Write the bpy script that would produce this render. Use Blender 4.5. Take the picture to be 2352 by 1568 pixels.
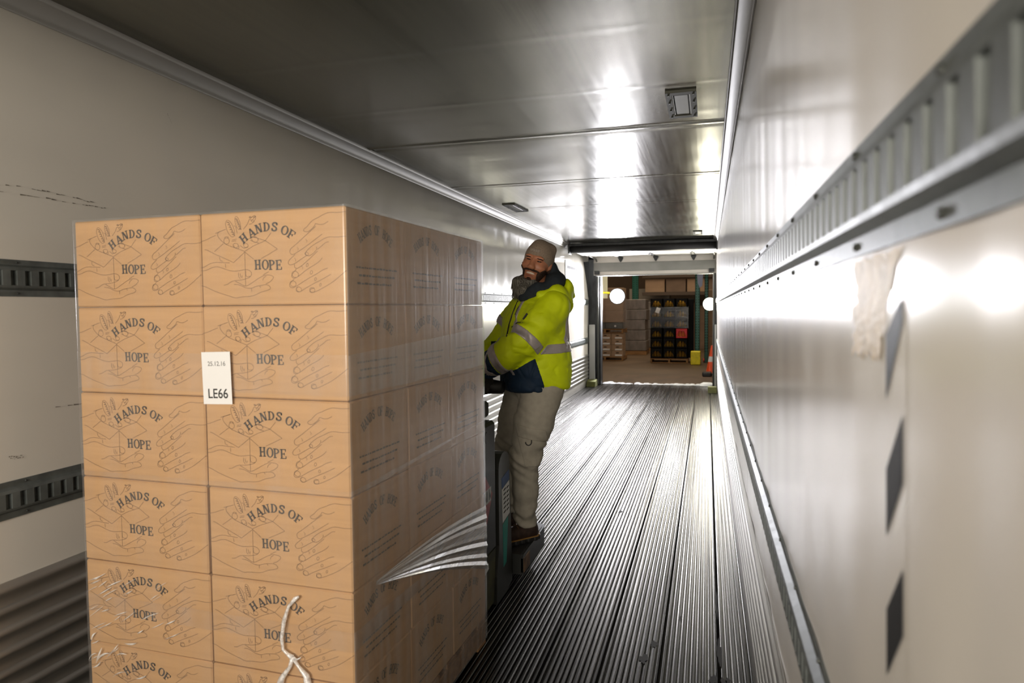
import bpy, bmesh, math, random
import numpy as np
from mathutils import Matrix, Vector

for o in list(bpy.data.objects): bpy.data.objects.remove(o)
SC = bpy.context.scene
COL = SC.collection
PI = math.pi
rnd = random.Random(7)

# ------------------------------------------------------------------ camera
YAW, PITCH, ROLL = math.radians(15.96), math.radians(-2.719), math.radians(-0.5)
def _cam_axes():
    c, s = math.cos, math.sin
    fw = Vector((-s(YAW)*c(PITCH), c(YAW)*c(PITCH), s(PITCH)))
    r = Vector((c(YAW), s(YAW), 0)); u = r.cross(fw)
    return c(ROLL)*r + s(ROLL)*u, -s(ROLL)*r + c(ROLL)*u, fw
_r, _u, _f = _cam_axes()
cd = bpy.data.cameras.new('camera'); cam = bpy.data.objects.new('camera', cd); COL.objects.link(cam)
M4 = Matrix(((_r.x, _u.x, -_f.x, 0), (_r.y, _u.y, -_f.y, 0), (_r.z, _u.z, -_f.z, 1.53), (0, 0, 0, 1)))
cam.matrix_world = M4
cd.sensor_width = 36; cd.lens = 24.0; cd.clip_start = .02; cd.clip_end = 200
cd.dof.use_dof = True; cd.dof.focus_distance = 3.9; cd.dof.aperture_fstop = 3.6
SC.camera = cam
# ------------------------------------------------------------------ world, lights, exposure
SC.view_settings.view_transform = 'Standard'; SC.view_settings.look = 'None'
SC.view_settings.gamma = 1; SC.view_settings.use_curve_mapping = False
SC.view_settings.exposure = 0.0
SC.cycles.max_bounces = 8; SC.cycles.glossy_bounces = 4; SC.cycles.transparent_max_bounces = 12; SC.cycles.blur_glossy = 1.0; SC.cycles.adaptive_threshold = .05
w = bpy.data.worlds.new('world'); SC.world = w; w.use_nodes = True
w.node_tree.nodes['Background'].inputs[0].default_value = (.55, .55, .6, 1)
w.node_tree.nodes['Background'].inputs[1].default_value = .02
def area(name, loc, target, sx, sy, power, col, spread=180):
    l = bpy.data.lights.new(name, 'AREA'); l.shape = 'RECTANGLE'; l.size = sx; l.size_y = sy
    l.energy = power; l.color = col; l.spread = math.radians(spread)
    o = bpy.data.objects.new(name, l); COL.objects.link(o); o.location = loc
    o.rotation_euler = (Vector(target)-Vector(loc)).to_track_quat('-Z', 'Y').to_euler()
    return o
area('front_fill_light', (-1.0, -2.2, 1.75), (-1.0, 3.0, 1.40), 2.1, .9, 70, (1, .905, .79), 125)  # soft fill light added behind the camera, no fixture stands there
area('warehouse_ceiling_lamp', (-1.5, 21.5, 6.4), (-1.5, 21.5, 0), 3, 6, 260, (1, .80, .58))
area('warehouse_ceiling_lamp', (-1.0, 16.8, 6.4), (-1.0, 17.6, 0), 4, 1.2, 110, (1, .84, .64))

# ------------------------------------------------------------------ materials
def lin(c):
    return tuple(((x/255)/12.92 if x/255 <= .04045 else ((x/255+.055)/1.055)**2.4) for x in c)
MATS = {}
def mat(name, col, rough=.5, metal=0., spec=.5, var=0., vscale=(6, 6, 6), bump=0., bscale=(40, 40, 40), detail=2, rvar=0., col2=None, thr=None, coat=0.):
    """procedural principled material: base colour with noise variation and noise bump (object coordinates)"""
    if name in MATS: return MATS[name]
    m = bpy.data.materials.new(name); m.use_nodes = True; nt = m.node_tree; N = nt.nodes; L = nt.links
    b = N['Principled BSDF']
    b.inputs['Base Color'].default_value = (*col, 1); b.inputs['Roughness'].default_value = rough
    b.inputs['Metallic'].default_value = metal; b.inputs['Specular IOR Level'].default_value = spec
    if coat: b.inputs['Coat Weight'].default_value = coat; b.inputs['Coat Roughness'].default_value = .1
    tc = N.new('ShaderNodeTexCoord')
    def noise(sc):
        mp = N.new('ShaderNodeMapping'); mp.inputs['Scale'].default_value = sc
        L.new(tc.outputs['Object'], mp.inputs[0])
        n = N.new('ShaderNodeTexNoise'); n.inputs['Scale'].default_value = 1; n.inputs['Detail'].default_value = detail
        L.new(mp.outputs[0], n.inputs['Vector']); return n
    if var or col2:
        n = noise(vscale); r = N.new('ShaderNodeValToRGB')
        lo, hi = thr or (.3, .7)
        r.color_ramp.elements[0].position = lo; r.color_ramp.elements[1].position = hi
        c2 = col2 or tuple(min(1, x*(1+var)) for x in col)
        c1 = col if col2 else tuple(x*(1-var) for x in col)
        r.color_ramp.elements[0].color = (*c1, 1); r.color_ramp.elements[1].color = (*c2, 1)
        L.new(n.outputs['Fac'], r.inputs[0]); L.new(r.outputs[0], b.inputs['Base Color'])
        if rvar:
            mr = N.new('ShaderNodeMapRange'); mr.inputs[3].default_value = max(0, rough-rvar); mr.inputs[4].default_value = min(1, rough+rvar)
            L.new(n.outputs['Fac'], mr.inputs[0]); L.new(mr.outputs[0], b.inputs['Roughness'])
    if bump:
        n2 = noise(bscale); bp = N.new('ShaderNodeBump'); bp.inputs['Strength'].default_value = 1; bp.inputs['Distance'].default_value = bump
        L.new(n2.outputs['Fac'], bp.inputs['Height']); L.new(bp.outputs[0], b.inputs['Normal'])
    MATS[name] = m; return m
def emis(name, col, s):
    m = bpy.data.materials.new(name); m.use_nodes = True; nt = m.node_tree
    b = nt.nodes['Principled BSDF']; b.inputs['Base Color'].default_value = (*col, 1)
    b.inputs['Emission Color'].default_value = (*col, 1); b.inputs['Emission Strength'].default_value = s
    return m
def film(name, haze, gloss, rough, scale, bump, tint=(.80, .79, .77)):
    """clear stretch film: transparent with streaks of gloss and a little white haze"""
    m = bpy.data.materials.new(name); m.use_nodes = True; nt = m.node_tree; N = nt.nodes; L = nt.links
    N.remove(N['Principled BSDF']); out = N['Material Output']
    tr = N.new('ShaderNodeBsdfTransparent'); gl = N.new('ShaderNodeBsdfGlossy'); df = N.new('ShaderNodeBsdfDiffuse')
    df.inputs[0].default_value = (*tint, 1); gl.inputs[0].default_value = (1, 1, 1, 1); gl.inputs['Roughness'].default_value = rough
    tc = N.new('ShaderNodeTexCoord'); mp = N.new('ShaderNodeMapping'); mp.inputs['Scale'].default_value = scale
    n = N.new('ShaderNodeTexNoise'); n.inputs['Scale'].default_value = 1; n.inputs['Detail'].default_value = 2
    L.new(tc.outputs['Object'], mp.inputs[0]); L.new(mp.outputs[0], n.inputs['Vector'])
    mr = N.new('ShaderNodeMapRange'); mr.inputs[1].default_value = .35; mr.inputs[2].default_value = .7
    mr.inputs[3].default_value = haze*.45; mr.inputs[4].default_value = haze*1.6
    L.new(n.outputs['Fac'], mr.inputs[0])
    bp = N.new('ShaderNodeBump'); bp.inputs['Distance'].default_value = bump; L.new(n.outputs['Fac'], bp.inputs['Height'])
    L.new(bp.outputs[0], gl.inputs['Normal'])
    m1 = N.new('ShaderNodeMixShader'); L.new(mr.outputs[0], m1.inputs[0]); L.new(tr.outputs[0], m1.inputs[1]); L.new(df.outputs[0], m1.inputs[2])
    lw = N.new('ShaderNodeLayerWeight'); lw.inputs['Blend'].default_value = .5; L.new(bp.outputs[0], lw.inputs['Normal'])
    pw = N.new('ShaderNodeMath'); pw.operation = 'POWER'; pw.inputs[1].default_value = 3.0; L.new(lw.outputs['Facing'], pw.inputs[0])
    ma = N.new('ShaderNodeMath'); ma.operation = 'MULTIPLY_ADD'; ma.inputs[1].default_value = .6; ma.inputs[2].default_value = .05; L.new(pw.outputs[0], ma.inputs[0])
    mm = N.new('ShaderNodeMath'); mm.operation = 'MULTIPLY'; mm.inputs[1].default_value = gloss; mm.use_clamp = True
    L.new(ma.outputs[0], mm.inputs[0])
    m2 = N.new('ShaderNodeMixShader'); L.new(mm.outputs[0], m2.inputs[0]); L.new(m1.outputs[0], m2.inputs[1]); L.new(gl.outputs[0], m2.inputs[2])
    L.new(m2.outputs[0], out.inputs[0]); return m

m_wall = mat('wall_white_liner', (.73, .70, .64), .195, 0, .5, var=.03, vscale=(1.5, 1.5, 3))
m_ceil = mat('ceiling_brushed_sheet', (.150, .146, .118), .21, .8, .5, var=.10, vscale=(30, 1.0, 1), bump=.00012, bscale=(60, .8, 1), detail=2, rvar=.05)
m_alu = mat('floor_worn_aluminium', (.085, .081, .073), .235, .95, .5, var=.6, vscale=(70, .9, 1), bump=.00018, bscale=(150, 1.2, 5), detail=3, rvar=.08, thr=(.3, .72))
m_seam = mat('floor_dirt', (.035, .033, .028), .8, 0, .3)
m_scuff = mat('scuff_aluminium', (.42, .41, .38), .36, .8, .5, var=.15, vscale=(1, 2, 20), bump=.0005, bscale=(2, 3, 30))
m_galv = mat('galvanised_steel', (.13, .145, .14), .5, .4, .35, var=.22, vscale=(18, 18, 18), bump=.0003, bscale=(60, 60, 60), rvar=.08)
m_trim = mat('trim_aluminium', (.24, .235, .22), .55, .4, .5, var=.05, vscale=(3, 3, 3))
m_rivet = mat('rivet_dark', (.06, .065, .06), .5, .6)
m_dark = mat('dark_steel', (.035, .038, .040), .45, .4, .5, var=.3, vscale=(20, 20, 6))
m_rubber = mat('black_rubber', (.018, .018, .018), .5)
m_white = mat('white_paint', (.62, .60, .55), .4, 0, .5, var=.07, vscale=(3, 3, 3))
m_steelgrey = mat('grey_steel_strip', (.21, .215, .20), .45, .5, .5, var=.12, vscale=(4, 4, 4))
m_card = mat('corrugated_cardboard', lin((198, 158, 113)), .62, 0, .35, var=.06, vscale=(3, 3, 60))
m_ink = mat('dark_print_ink', lin((78, 72, 68)), .6, 0, .3)
m_inkline = mat('brown_print_line', lin((122, 96, 72)), .6, 0, .3)
m_inkside = mat('faded_print_ink', lin((96, 84, 64)), .6, 0, .3)
m_paper = mat('white_paper', (.86, .86, .85), .6)
m_blackink = mat('black_ink', (.03, .03, .03), .6)
m_wood = mat('pallet_wood', lin((150, 112, 72)), .75, 0, .3, var=.25, vscale=(3, 30, 30), bump=.0008, bscale=(4, 60, 60))
m_conc = mat('warehouse_concrete', lin((92, 74, 54)), .5, 0, .5, var=.22, vscale=(.8, .8, 1), rvar=.12)
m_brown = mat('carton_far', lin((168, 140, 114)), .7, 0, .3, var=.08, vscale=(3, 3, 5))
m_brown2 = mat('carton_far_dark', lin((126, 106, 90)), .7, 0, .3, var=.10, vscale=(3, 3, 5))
m_green = mat('rack_green_paint', lin((30, 92, 78)), .4, .1, .5, var=.1)
m_yellow = mat('yellow_paint', lin((238, 222, 20)), .45, 0, .5, var=.12, vscale=(12, 12, 12))
m_orange = mat('cone_orange', lin((250, 92, 40)), .5)
m_red = mat('red_plastic', lin((214, 24, 30)), .4)
m_black = mat('black_plastic', (.010, .010, .011), .7, 0, .12)
m_film = film('stretch_film', .16, 1.0, .24, (1.5, 24, 2.2), .0016)
m_filmfront = film('stretch_film_front', .05, .7, .2, (14, 2, 3), .0008)
m_filmthick = film('stretch_film_gathered', .42, 2.0, .2, (3, 3, 60), .001, (.9, .9, .88))
m_filmtail = film('film_tail_white', .66, 2.0, .25, (60, 60, 90), .002, (1, .98, .96))

# ------------------------------------------------------------------ mesh helpers
class MB:
    """collects faces; build() links them as ONE mesh object"""
    def __init__(s): s.v = []; s.f = []; s.m = []
    def add(s, vs, fs, mi=0):
        k = len(s.v); s.v += [tuple(p) for p in vs]; s.f += [tuple(i+k for i in q) for q in fs]; s.m += [mi]*len(fs); return s
    def box(s, a, b, mi=0, ch=0.):
        (x0, y0, z0), (x1, y1, z1) = a, b
        if not ch:
            vs = [(x, y, z) for x in (x0, x1) for y in (y0, y1) for z in (z0, z1)]
            return s.add(vs, [(0, 1, 3, 2), (4, 6, 7, 5), (0, 4, 5, 1), (2, 3, 7, 6), (0, 2, 6, 4), (1, 5, 7, 3)], mi)
        vs = []; fs = []
        X = (x0, x1); Y = (y0, y1); Z = (z0, z1)
        idx = {}
        for i in (0, 1):
            for j in (0, 1):
                for k in (0, 1):
                    sx = ch if i == 0 else -ch; sy = ch if j == 0 else -ch; sz = ch if k == 0 else -ch
                    for ax in range(3):
                        p = [X[i]+sx, Y[j]+sy, Z[k]+sz]; p[ax] = (X[i], Y[j], Z[k])[ax]
                        idx[i, j, k, ax] = len(vs); vs.append(p)
        q = idx
        for i in (0, 1):
            fs.append([q[i, 0, 0, 0], q[i, 1, 0, 0], q[i, 1, 1, 0], q[i, 0, 1, 0]][::(1 if i else -1)])
            fs.append([q[0, i, 0, 1], q[1, i, 0, 1], q[1, i, 1, 1], q[0, i, 1, 1]][::(-1 if i else 1)])
            fs.append([q[0, 0, i, 2], q[1, 0, i, 2], q[1, 1, i, 2], q[0, 1, i, 2]][::(1 if i else -1)])
        for a_ in (0, 1):
            for b_ in (0, 1):
                s1 = 1 if a_ == b_ else -1
                fs.append([q[0, a_, b_, 1], q[1, a_, b_, 1], q[1, a_, b_, 2], q[0, a_, b_, 2]][::s1])
                fs.append([q[a_, 0, b_, 0], q[a_, 1, b_, 0], q[a_, 1, b_, 2], q[a_, 0, b_, 2]][::-s1])
                fs.append([q[a_, b_, 0, 0], q[a_, b_, 1, 0], q[a_, b_, 1, 1], q[a_, b_, 0, 1]][::s1])
        for i in (0, 1):
            for j in (0, 1):
                for k in (0, 1):
                    t = [q[i, j, k, 0], q[i, j, k, 1], q[i, j, k, 2]]
                    fs.append(t if (i+j+k) % 2 == 1 else t[::-1])
        return s.add(vs, fs, mi)
    def tube(s, path, r, n=10, mi=0, cap=True):
        path = [Vector(p) for p in path]; rr = r if isinstance(r, (list, tuple)) else [r]*len(path)
        rings = []; up = None
        for i, p in enumerate(path):
            t = (path[min(i+1, len(path)-1)]-path[max(i-1, 0)]).normalized()
            if up is None: up = t.orthogonal().normalized()
            up = (up - t*up.dot(t)).normalized(); sd = t.cross(up)
            rings.append([p+rr[i]*(math.cos(2*PI*k/n)*up+math.sin(2*PI*k/n)*sd) for k in range(n)])
        vs = [v for R in rings for v in R]; fs = []
        for i in range(len(path)-1):
            for k in range(n):
                fs.append((i*n+k, i*n+(k+1) % n, (i+1)*n+(k+1) % n, (i+1)*n+k))
        if cap: fs += [tuple(range(n))[::-1], tuple(range((len(path)-1)*n, len(path)*n))]
        return s.add(vs, fs, mi)
    def lathe(s, prof, c=(0, 0, 0), n=24, axis='z', mi=0):
        vs = []
        for r, h in prof:
            for k in range(n):
                a = 2*PI*k/n; p = (r*math.cos(a), r*math.sin(a), h)
                if axis == 'y': p = (p[0], p[2], p[1])
                if axis == 'x': p = (p[2], p[0], p[1])
                vs.append((p[0]+c[0], p[1]+c[1], p[2]+c[2]))
        fs = []
        for i in range(len(prof)-1):
            for k in range(n): fs.append((i*n+k, i*n+(k+1) % n, (i+1)*n+(k+1) % n, (i+1)*n+k))
        fs += [tuple(range(n))[::-1], tuple(range((len(prof)-1)*n, len(prof)*n))]
        return s.add(vs, fs, mi)
    def prism(s, poly, e0, e1, axis='y', mi=0):
        """extrude a 2-D polygon along an axis"""
        n = len(poly)
        def P(a, b, e): return {'y': (a, e, b), 'x': (e, a, b), 'z': (a, b, e)}[axis]
        vs = [P(a, b, e0) for a, b in poly]+[P(a, b, e1) for a, b in poly]
        fs = [(k, (k+1) % n, n+(k+1) % n, n+k) for k in range(n)]+[tuple(range(n))[::-1], tuple(range(n, 2*n))]
        return s.add(vs, fs, mi)
    def mesh(s, name, mats, smooth=False):
        me = bpy.data.meshes.new(name); me.from_pydata(s.v, [], s.f)
        for m in (mats if isinstance(mats, (list, tuple)) else [mats]): me.materials.append(m)
        me.polygons.foreach_set('material_index', s.m)
        bm = bmesh.new(); bm.from_mesh(me); bmesh.ops.recalc_face_normals(bm, faces=bm.faces); bm.to_mesh(me); bm.free()
        if smooth: me.polygons.foreach_set('use_smooth', [True]*len(me.polygons))
        me.update(); return me
    def build(s, name, mats, parent=None, smooth=False, **k):
        return obj(name, s.mesh(name, mats, smooth), parent, **k)
def obj(name, me, parent=None, loc=None, rot=None):
    o = bpy.data.objects.new(name, me); COL.objects.link(o)
    if parent is not None: o.parent = parent
    if loc is not None: o.location = loc
    if rot is not None: o.rotation_euler = rot
    return o
def tag(o, label, cat, group=None):
    o['label'] = label; o['category'] = cat
    if group: o['group'] = group
    return o
def thing(name, label, cat, loc=(0, 0, 0), rz=0, group=None):
    return tag(obj(name, None, None, loc, (0, 0, rz)), label, cat, group)
def struct(o, label=None):
    o['kind'] = 'structure'
    if label: o['label'] = label
    return o
def auto_smooth(o, ang=40):
    me = o.data
    bm = bmesh.new(); bm.from_mesh(me)
    for e in bm.edges:
        e.smooth = len(e.link_faces) == 2 and e.calc_face_angle(0) < math.radians(ang)
    for f in bm.faces: f.smooth = True
    bm.to_mesh(me); bm.free(); return o

# ------------------------------------------------------------------ the trailer shell
WL, HC, Y0, Y1 = -2.29, 2.63, -2.3, 13.62          # left wall, ceiling, nose, rear
def xr(z): return .2-.0175*z                         # right wall leans in a little
def wavy_wall(name, xf, y0, y1, z0, z1, sgn, seed):
    """liner sheet: a gently buckled surface with real thickness"""
    r = random.Random(seed); ny = 420; nz = 6
    ph = [(r.uniform(.2, 1.6), r.uniform(0, 6), r.uniform(.25, 1)) for _ in range(10)]
    bumps = [(r.uniform(y0, y1), r.uniform(.03, .12), r.uniform(-1, 1)*.0022) for _ in range(60)]
    mb = MB(); vs = []
    for i in range(ny+1):
        y = y0+(y1-y0)*i/ny
        d = sum(a*math.sin(2*PI*y/l+p) for l, p, a in ph)*.0006+sum(h*math.exp(-((y-c)/s)**2) for c, s, h in bumps)
        for k in range(nz+1):
            z = z0+(z1-z0)*k/nz
            fade = .4+.6*math.sin(PI*k/nz)
            vs.append((xf(z)+sgn*d*fade, y, z))
    fs = [(i*(nz+1)+k, (i+1)*(nz+1)+k, (i+1)*(nz+1)+k+1, i*(nz+1)+k+1) for i in range(ny) for k in range(nz)]
    mb.add(vs, fs)
    me = bpy.data.meshes.new(name); me.from_pydata(vs, [], fs if sgn > 0 else [f[::-1] for f in fs]); me.materials.append(m_wall)
    me.polygons.foreach_set('use_smooth', [True]*len(me.polygons))
    o = struct(obj(name, me))
    so = o.modifiers.new('thickness', 'SOLIDIFY'); so.thickness = .06; so.offset = -1
    return o
wall_left = wavy_wall('wall_left', lambda z: WL, Y0, Y1, 0, 2.66, 1, 3)
wall_right = wavy_wall('wall_right', xr, Y0, Y1, 0, 2.66, -1, 5)
struct(MB().box((WL-.06, Y0-.08, -.1), (.28, Y0-.004, 2.75)).build('wall_front', m_wall))
# ceiling sheet with transverse creases
RIDGES = [(-.2, .3), (1.4, .3), (2.75, .06), (3.5, .10), (4.28, .85), (5.85, .55), (7.3, .25), (8.7, .15), (10.1, .12), (11.0, .1)]
def ceiling():
    ny, nx = 900, 26; r = random.Random(11); vs = []
    dents = [(r.uniform(WL, .1), r.uniform(3.5, 9.5), r.uniform(.02, .07), r.uniform(.03, .08), r.uniform(-1, 1)*.0016) for _ in range(70)]
    waves = [(r.uniform(.35, 1.1), r.uniform(.5, 3), r.uniform(0, 6), r.uniform(.2, 1)) for _ in range(9)]
    for i in range(ny+1):
        y = Y0+(Y1-Y0)*i/ny
        rid = 0
        for c, s in RIDGES:
            t = (y-c)/.022
            if abs(t) < 6: rid += s*(-.0085*math.exp(-t*t)+.0045*math.exp(-((t-2.4)/1.6)**2))
        for k in range(nx+1):
            x = WL-.03+(2.52)*k/nx
            d = sum(a*math.sin(2*PI*(y/l+x/m)+p) for l, m, p, a in waves)*.0005
            yy = y+.02*math.sin(x*1.3)
            for cx, cy, sx, sy, h in dents:
                if abs(yy-cy) < .25: d += h*math.exp(-((x-cx)/(sx*2.2))**2-((yy-cy)/sy)**2)
            vs.append((x, y, HC+d+rid))
    fs = [(i*(nx+1)+k, i*(nx+1)+k+1, (i+1)*(nx+1)+k+1, (i+1)*(nx+1)+k) for i in range(ny) for k in range(nx)]
    me = bpy.data.meshes.new('ceiling'); me.from_pydata(vs, [], [f[::-1] for f in fs]); me.materials.append(m_ceil)
    me.polygons.foreach_set('use_smooth', [True]*len(me.polygons))
    o = struct(obj('ceiling', me)); so = o.modifiers.new('thickness', 'SOLIDIFY'); so.thickness = .05; so.offset = -1
    return o
ceiling()
# cove trims between walls and ceiling
def cove(name, wx, s):
    prof = [(0, 2.558), (.006, 2.556), (.010, 2.562), (.008, 2.572), (.014, 2.585), (.028, 2.602), (.044, 2.613), (.052, 2.616), (.057, 2.612), (.062, 2.617), (.062, 2.632), (0, 2.632)]
    o = MB().prism([(wx+s*a, b) for a, b in prof], Y0, 11.35).build(name, m_trim)
    return struct(auto_smooth(o, 50))
cove('trim_1', WL+.001, 1); cove('trim_2', xr(2.58)-.001, -1)

# floor: aluminium extrusions side by side, each with T-ribs and fine grooves
floor = struct(MB().box((WL-.06, Y0, -.12), (.26, Y1+.33, -.03)).build('floor', m_seam))
PW = .2425
def plank_mesh(wd):
    nr = max(2, round(wd/.0242)); p = wd/nr; top = []; r_ = random.Random(int(wd*1e4))
    for k in range(nr):
        wide = .006 if k in (0, nr-1) else .0026+.0012*(k % 3 == 1)
        a = k*p-wd/2+(.006 if k == 0 else wide); b = (k+1)*p-wd/2-(.006 if k == nr-1 else wide)
        m = b-a; hh = -.0008*(k % 2)
        top += [(a, -.022), (a, hh-.0022), (a+m*.10, hh-.0009), (a+m*.30, hh-.0001), (a+m*.46, hh), (a+m*.50, hh-.0016), (a+m*.54, hh), (a+m*.70, hh-.0001), (a+m*.90, hh-.0009), (b, hh-.0022), (b, -.022)]
    poly = top+[(wd/2-.004, -.03), (-wd/2+.004, -.03)]
    return MB().prism(poly, Y0, Y1+.02).mesh('floor_plank', m_alu)
pm_ = plank_mesh(PW)
x = -.43+PW*2.5
xs = [-.43+PW*(.5+i) for i in range(-8, 3)]
for x in xs:
    if x+PW/2 > .2 or x-PW/2 < WL: continue
    obj('floor_plank', pm_, floor, (x, 0, 0))
lo = min(x for x in xs if x-PW/2 >= WL)-PW/2; hi = max(x for x in xs if x+PW/2 <= .2)+PW/2
for a, b in ((WL, lo), (hi, .2)):
    if b-a > .02: obj('floor_plank', plank_mesh(b-a-.004), floor, ((a+b)/2, 0, 0))
# strips of oil and dirt on the floor
def blot(cx, cy, sx, sy, seed):
    r = random.Random(seed); n = 18; vs = [(cx, cy, .0012)]
    for k in range(n):
        a = 2*PI*k/n; q = r.uniform(.45, 1.1); vs.append((cx+sx*q*math.cos(a), cy+sy*q*math.sin(a), .0012))
    return vs, [(0, 1+k, 1+(k+1) % n) for k in range(n)]
mb = MB()
for cx, cy, sx, sy, sd in ((.055, 3.6, .008, .22, 1), (.058, 3.1, .012, .14, 2), (.03, 2.86, .02, .05, 3), (.075, 2.84, .018, .05, 4), (-.26, 2.95, .022, .05, 5), (-.225, 3.1, .018, .04, 6), (.09, 2.86, .014, .04, 8), (-.12, 3.4, .007, .03, 9), (-.62, 5.1, .02, .03, 10)):
    v, f = blot(cx, cy, sx, sy, sd); mb.add(v, f)
o = mb.build('oil_stain', m_seam, floor); o['kind'] = 'stuff'

# corrugated scuff bands at the wall feet
def scuff(name, side):
    pr = [(0, 0), (.012, 0), (.012, .1)]
    z = .11
    for k in range(7):
        pr += [(.006, z), (.004, z+.012), (.004, z+.034), (.016, z+.046), (.017, z+.058), (.012, z+.068)]; z += .0715
    pr += [(.006, .612), (.004, .618), (0, .618)]
    mb = MB()
    if side < 0: mb.prism([(WL+.001+a, b) for a, b in pr], Y0, Y1-.03)
    else: mb.prism([(xr(b)-.001-a, b) for a, b in pr], Y0, Y1-.03)
    return struct(auto_smooth(mb.build(name, m_scuff), 50))
scuff('baseboard_left', -1); scuff('baseboard_right', 1)

# logistics rails: pressed steel track with a slot every two inches
def rail(side, zb, zt, label):
    h = zt-zb; root = thing('cargo_rail', label, 'rail', (WL if side < 0 else 0, 0, zb), 0, 'slotted cargo rails on the walls')
    P = .0508; n = int((Y1-.08-Y0-.05)/P); ya = Y0+.04
    def pt(t, nn, y):
        if side < 0: return (nn, y, t)
        return (xr(zb+t)-nn, y, t)
    mb = MB()
    prof = [(0, 0), (0, .0035), (.17, .0035), (.235, .017), (.29, .0195), (.71, .0195), (.79, .017), (.855, .0035), (1, .0035), (1, 0)]
    yb = ya+n*P
    for k in range(len(prof)-1):
        if k == 4: continue
        (t0, n0), (t1, n1) = prof[k], prof[k+1]
        mb.add([pt(t0*h, n0, ya), pt(t1*h, n1, ya), pt(t1*h, n1, yb), pt(t0*h, n0, yb)], [(0, 1, 2, 3)])
    t0, t1 = .29*h, .71*h; s0, s1 = t0+.001, t1-.001; N0 = .0195; N1 = .002; hw = .0115
    for i in range(n):
        y = ya+i*P; c = y+P/2; a, b = c-hw, c+hw
        f = [pt(t0, N0, y), pt(t0, N0, y+P), pt(t1, N0, y+P), pt(t1, N0, y), pt(s0, N0, a), pt(s0, N0, b), pt(s1, N0, b), pt(s1, N0, a),
             pt(s0, N1, a+.002), pt(s0, N1, b-.002), pt(s1, N1, b-.002), pt(s1, N1, a+.002)]
        mb.add(f, [(0, 1, 5, 4), (1, 2, 6, 5), (2, 3, 7, 6), (3, 0, 4, 7), (4, 5, 9, 8), (5, 6, 10, 9), (6, 7, 11, 10), (7, 4, 8, 11), (8, 9, 10, 11)])
    obj_ = mb.build('track', m_galv, root)
    rv = MB()
    y = ya+.1
    while y < yb:
        for t in (.085, .925):
            c = pt(t*h, .0035, y); d = pt(t*h, .0075, y)
            rv.tube([c, d], [.0050, .0035], 8)
        y += .3048
    q = rv.build('rivets', m_rivet, root); q['kind'] = 'stuff'
    return root
rail(-1, 1.588, 1.714, 'galvanised slotted rail high on the left wall, behind the cartons')
rail(-1, .829, .957, 'galvanised slotted rail low on the left wall above the corrugated band')
rail(1, 1.588, 1.714, 'galvanised slotted rail at eye height along the right wall')
rail(1, .829, .957, 'galvanised slotted rail low on the right wall above the corrugated band')

# ------------------------------------------------------------------ right wall tape and left wall poster
def on_right(y, z, n):
    y, z = y*.949, 1.53+(z-1.53)*.949
    return (xr(z)-n, y, z)
tp = tag(MB().add([on_right(.722, .945, .0016), on_right(.806, .945, .0016), on_right(.806, 1.545, .0016), on_right(.722, 1.545, .0016)], [(0, 1, 2, 3)]).build('hazard_tape', mat('tape_white', (.72, .69, .63), .16)),
         'vertical strip of white and black hazard tape on the right wall', 'tape')
for k in range(-1, 3):
    z = 1.425-.151*k
    a, b = .732, .796
    top = min(z, 1.54) if k < 0 else z
    pts = [(a, top), (a, z-.067), (b, z-.14), (b, z-.067)]
    if k < 0: pts = [(a, 1.541), (a, 1.515), (b, z-.145), (b, 1.5)]
    MB().add([on_right(y, q, .0026) for y, q in pts], [(0, 1, 2, 3)]).build('black_stripe', mat('tape_black', (.016, .017, .018), .6, 0, .25), tp)
r = random.Random(4); pts = []
for k in range(26): pts.append((.73+.22*k/25, 1.588-.004*r.random()))
for k in range(14): pts.append((.95+r.uniform(-.012, .03)*1.0, 1.58-.115*k/13))
for k in range(22): pts.append((.96-.135*k/21, 1.468+r.uniform(-.004, .012)))
for k in range(12): pts.append((.825-.06*k/11+r.uniform(-.008, .008), 1.478+.09*k/11))
vs = [on_right(y, z, .002) for y, z in pts]; c = on_right(.87, 1.53, .002)
tag(MB().add(vs+[c], [(k, (k+1) % len(vs), len(vs)) for k in range(len(vs))]).build('tape_patch', mat('old_tape', lin((196, 176, 136)), .55, 0, .3, var=.18, vscale=(40, 40, 40), bump=.001, bscale=(60, 60, 120))),
    'torn patch of yellowed adhesive tape under the right rail', 'tape')
MARKS = [[(1.70, 1.960), (1.85, 1.968), (2.0, 1.964), (2.12, 1.955)], [(1.70, 1.936), (1.90, 1.943), (2.07, 1.941), (2.18, 1.942)], [(1.745, 1.041), (1.81, 1.035)], [(1.75, 1.034), (1.80, 1.030)], [(2.515, 2.40), (2.54, 2.365)], [(1.9, 1.19), (2.1, 1.18)]]
mb = MB(); r = random.Random(31)
for pts in MARKS:
    n = len(pts)
    for i in range(n-1):
        (y0, z0), (y1, z1) = pts[i], pts[i+1]; m = 8
        for k in range(m):
            if r.random() < .25: continue
            a, b = k/m, (k+r.uniform(.6, 1.05))/m; h = r.uniform(.0008, .0026); dz = r.uniform(-.002, .002)
            mb.add([(WL+.0035, y0+(y1-y0)*a, z0+(z1-z0)*a-h+dz), (WL+.0035, y0+(y1-y0)*b, z0+(z1-z0)*b-h*.4+dz), (WL+.0035, y0+(y1-y0)*b, z0+(z1-z0)*b+h*.4+dz), (WL+.0035, y0+(y1-y0)*a, z0+(z1-z0)*a+h+dz)], [(0, 1, 2, 3)])
o = mb.build('rub_marks', mat('rub_mark', lin((112, 104, 92)), .6), wall_left); o['kind'] = 'stuff'
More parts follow.
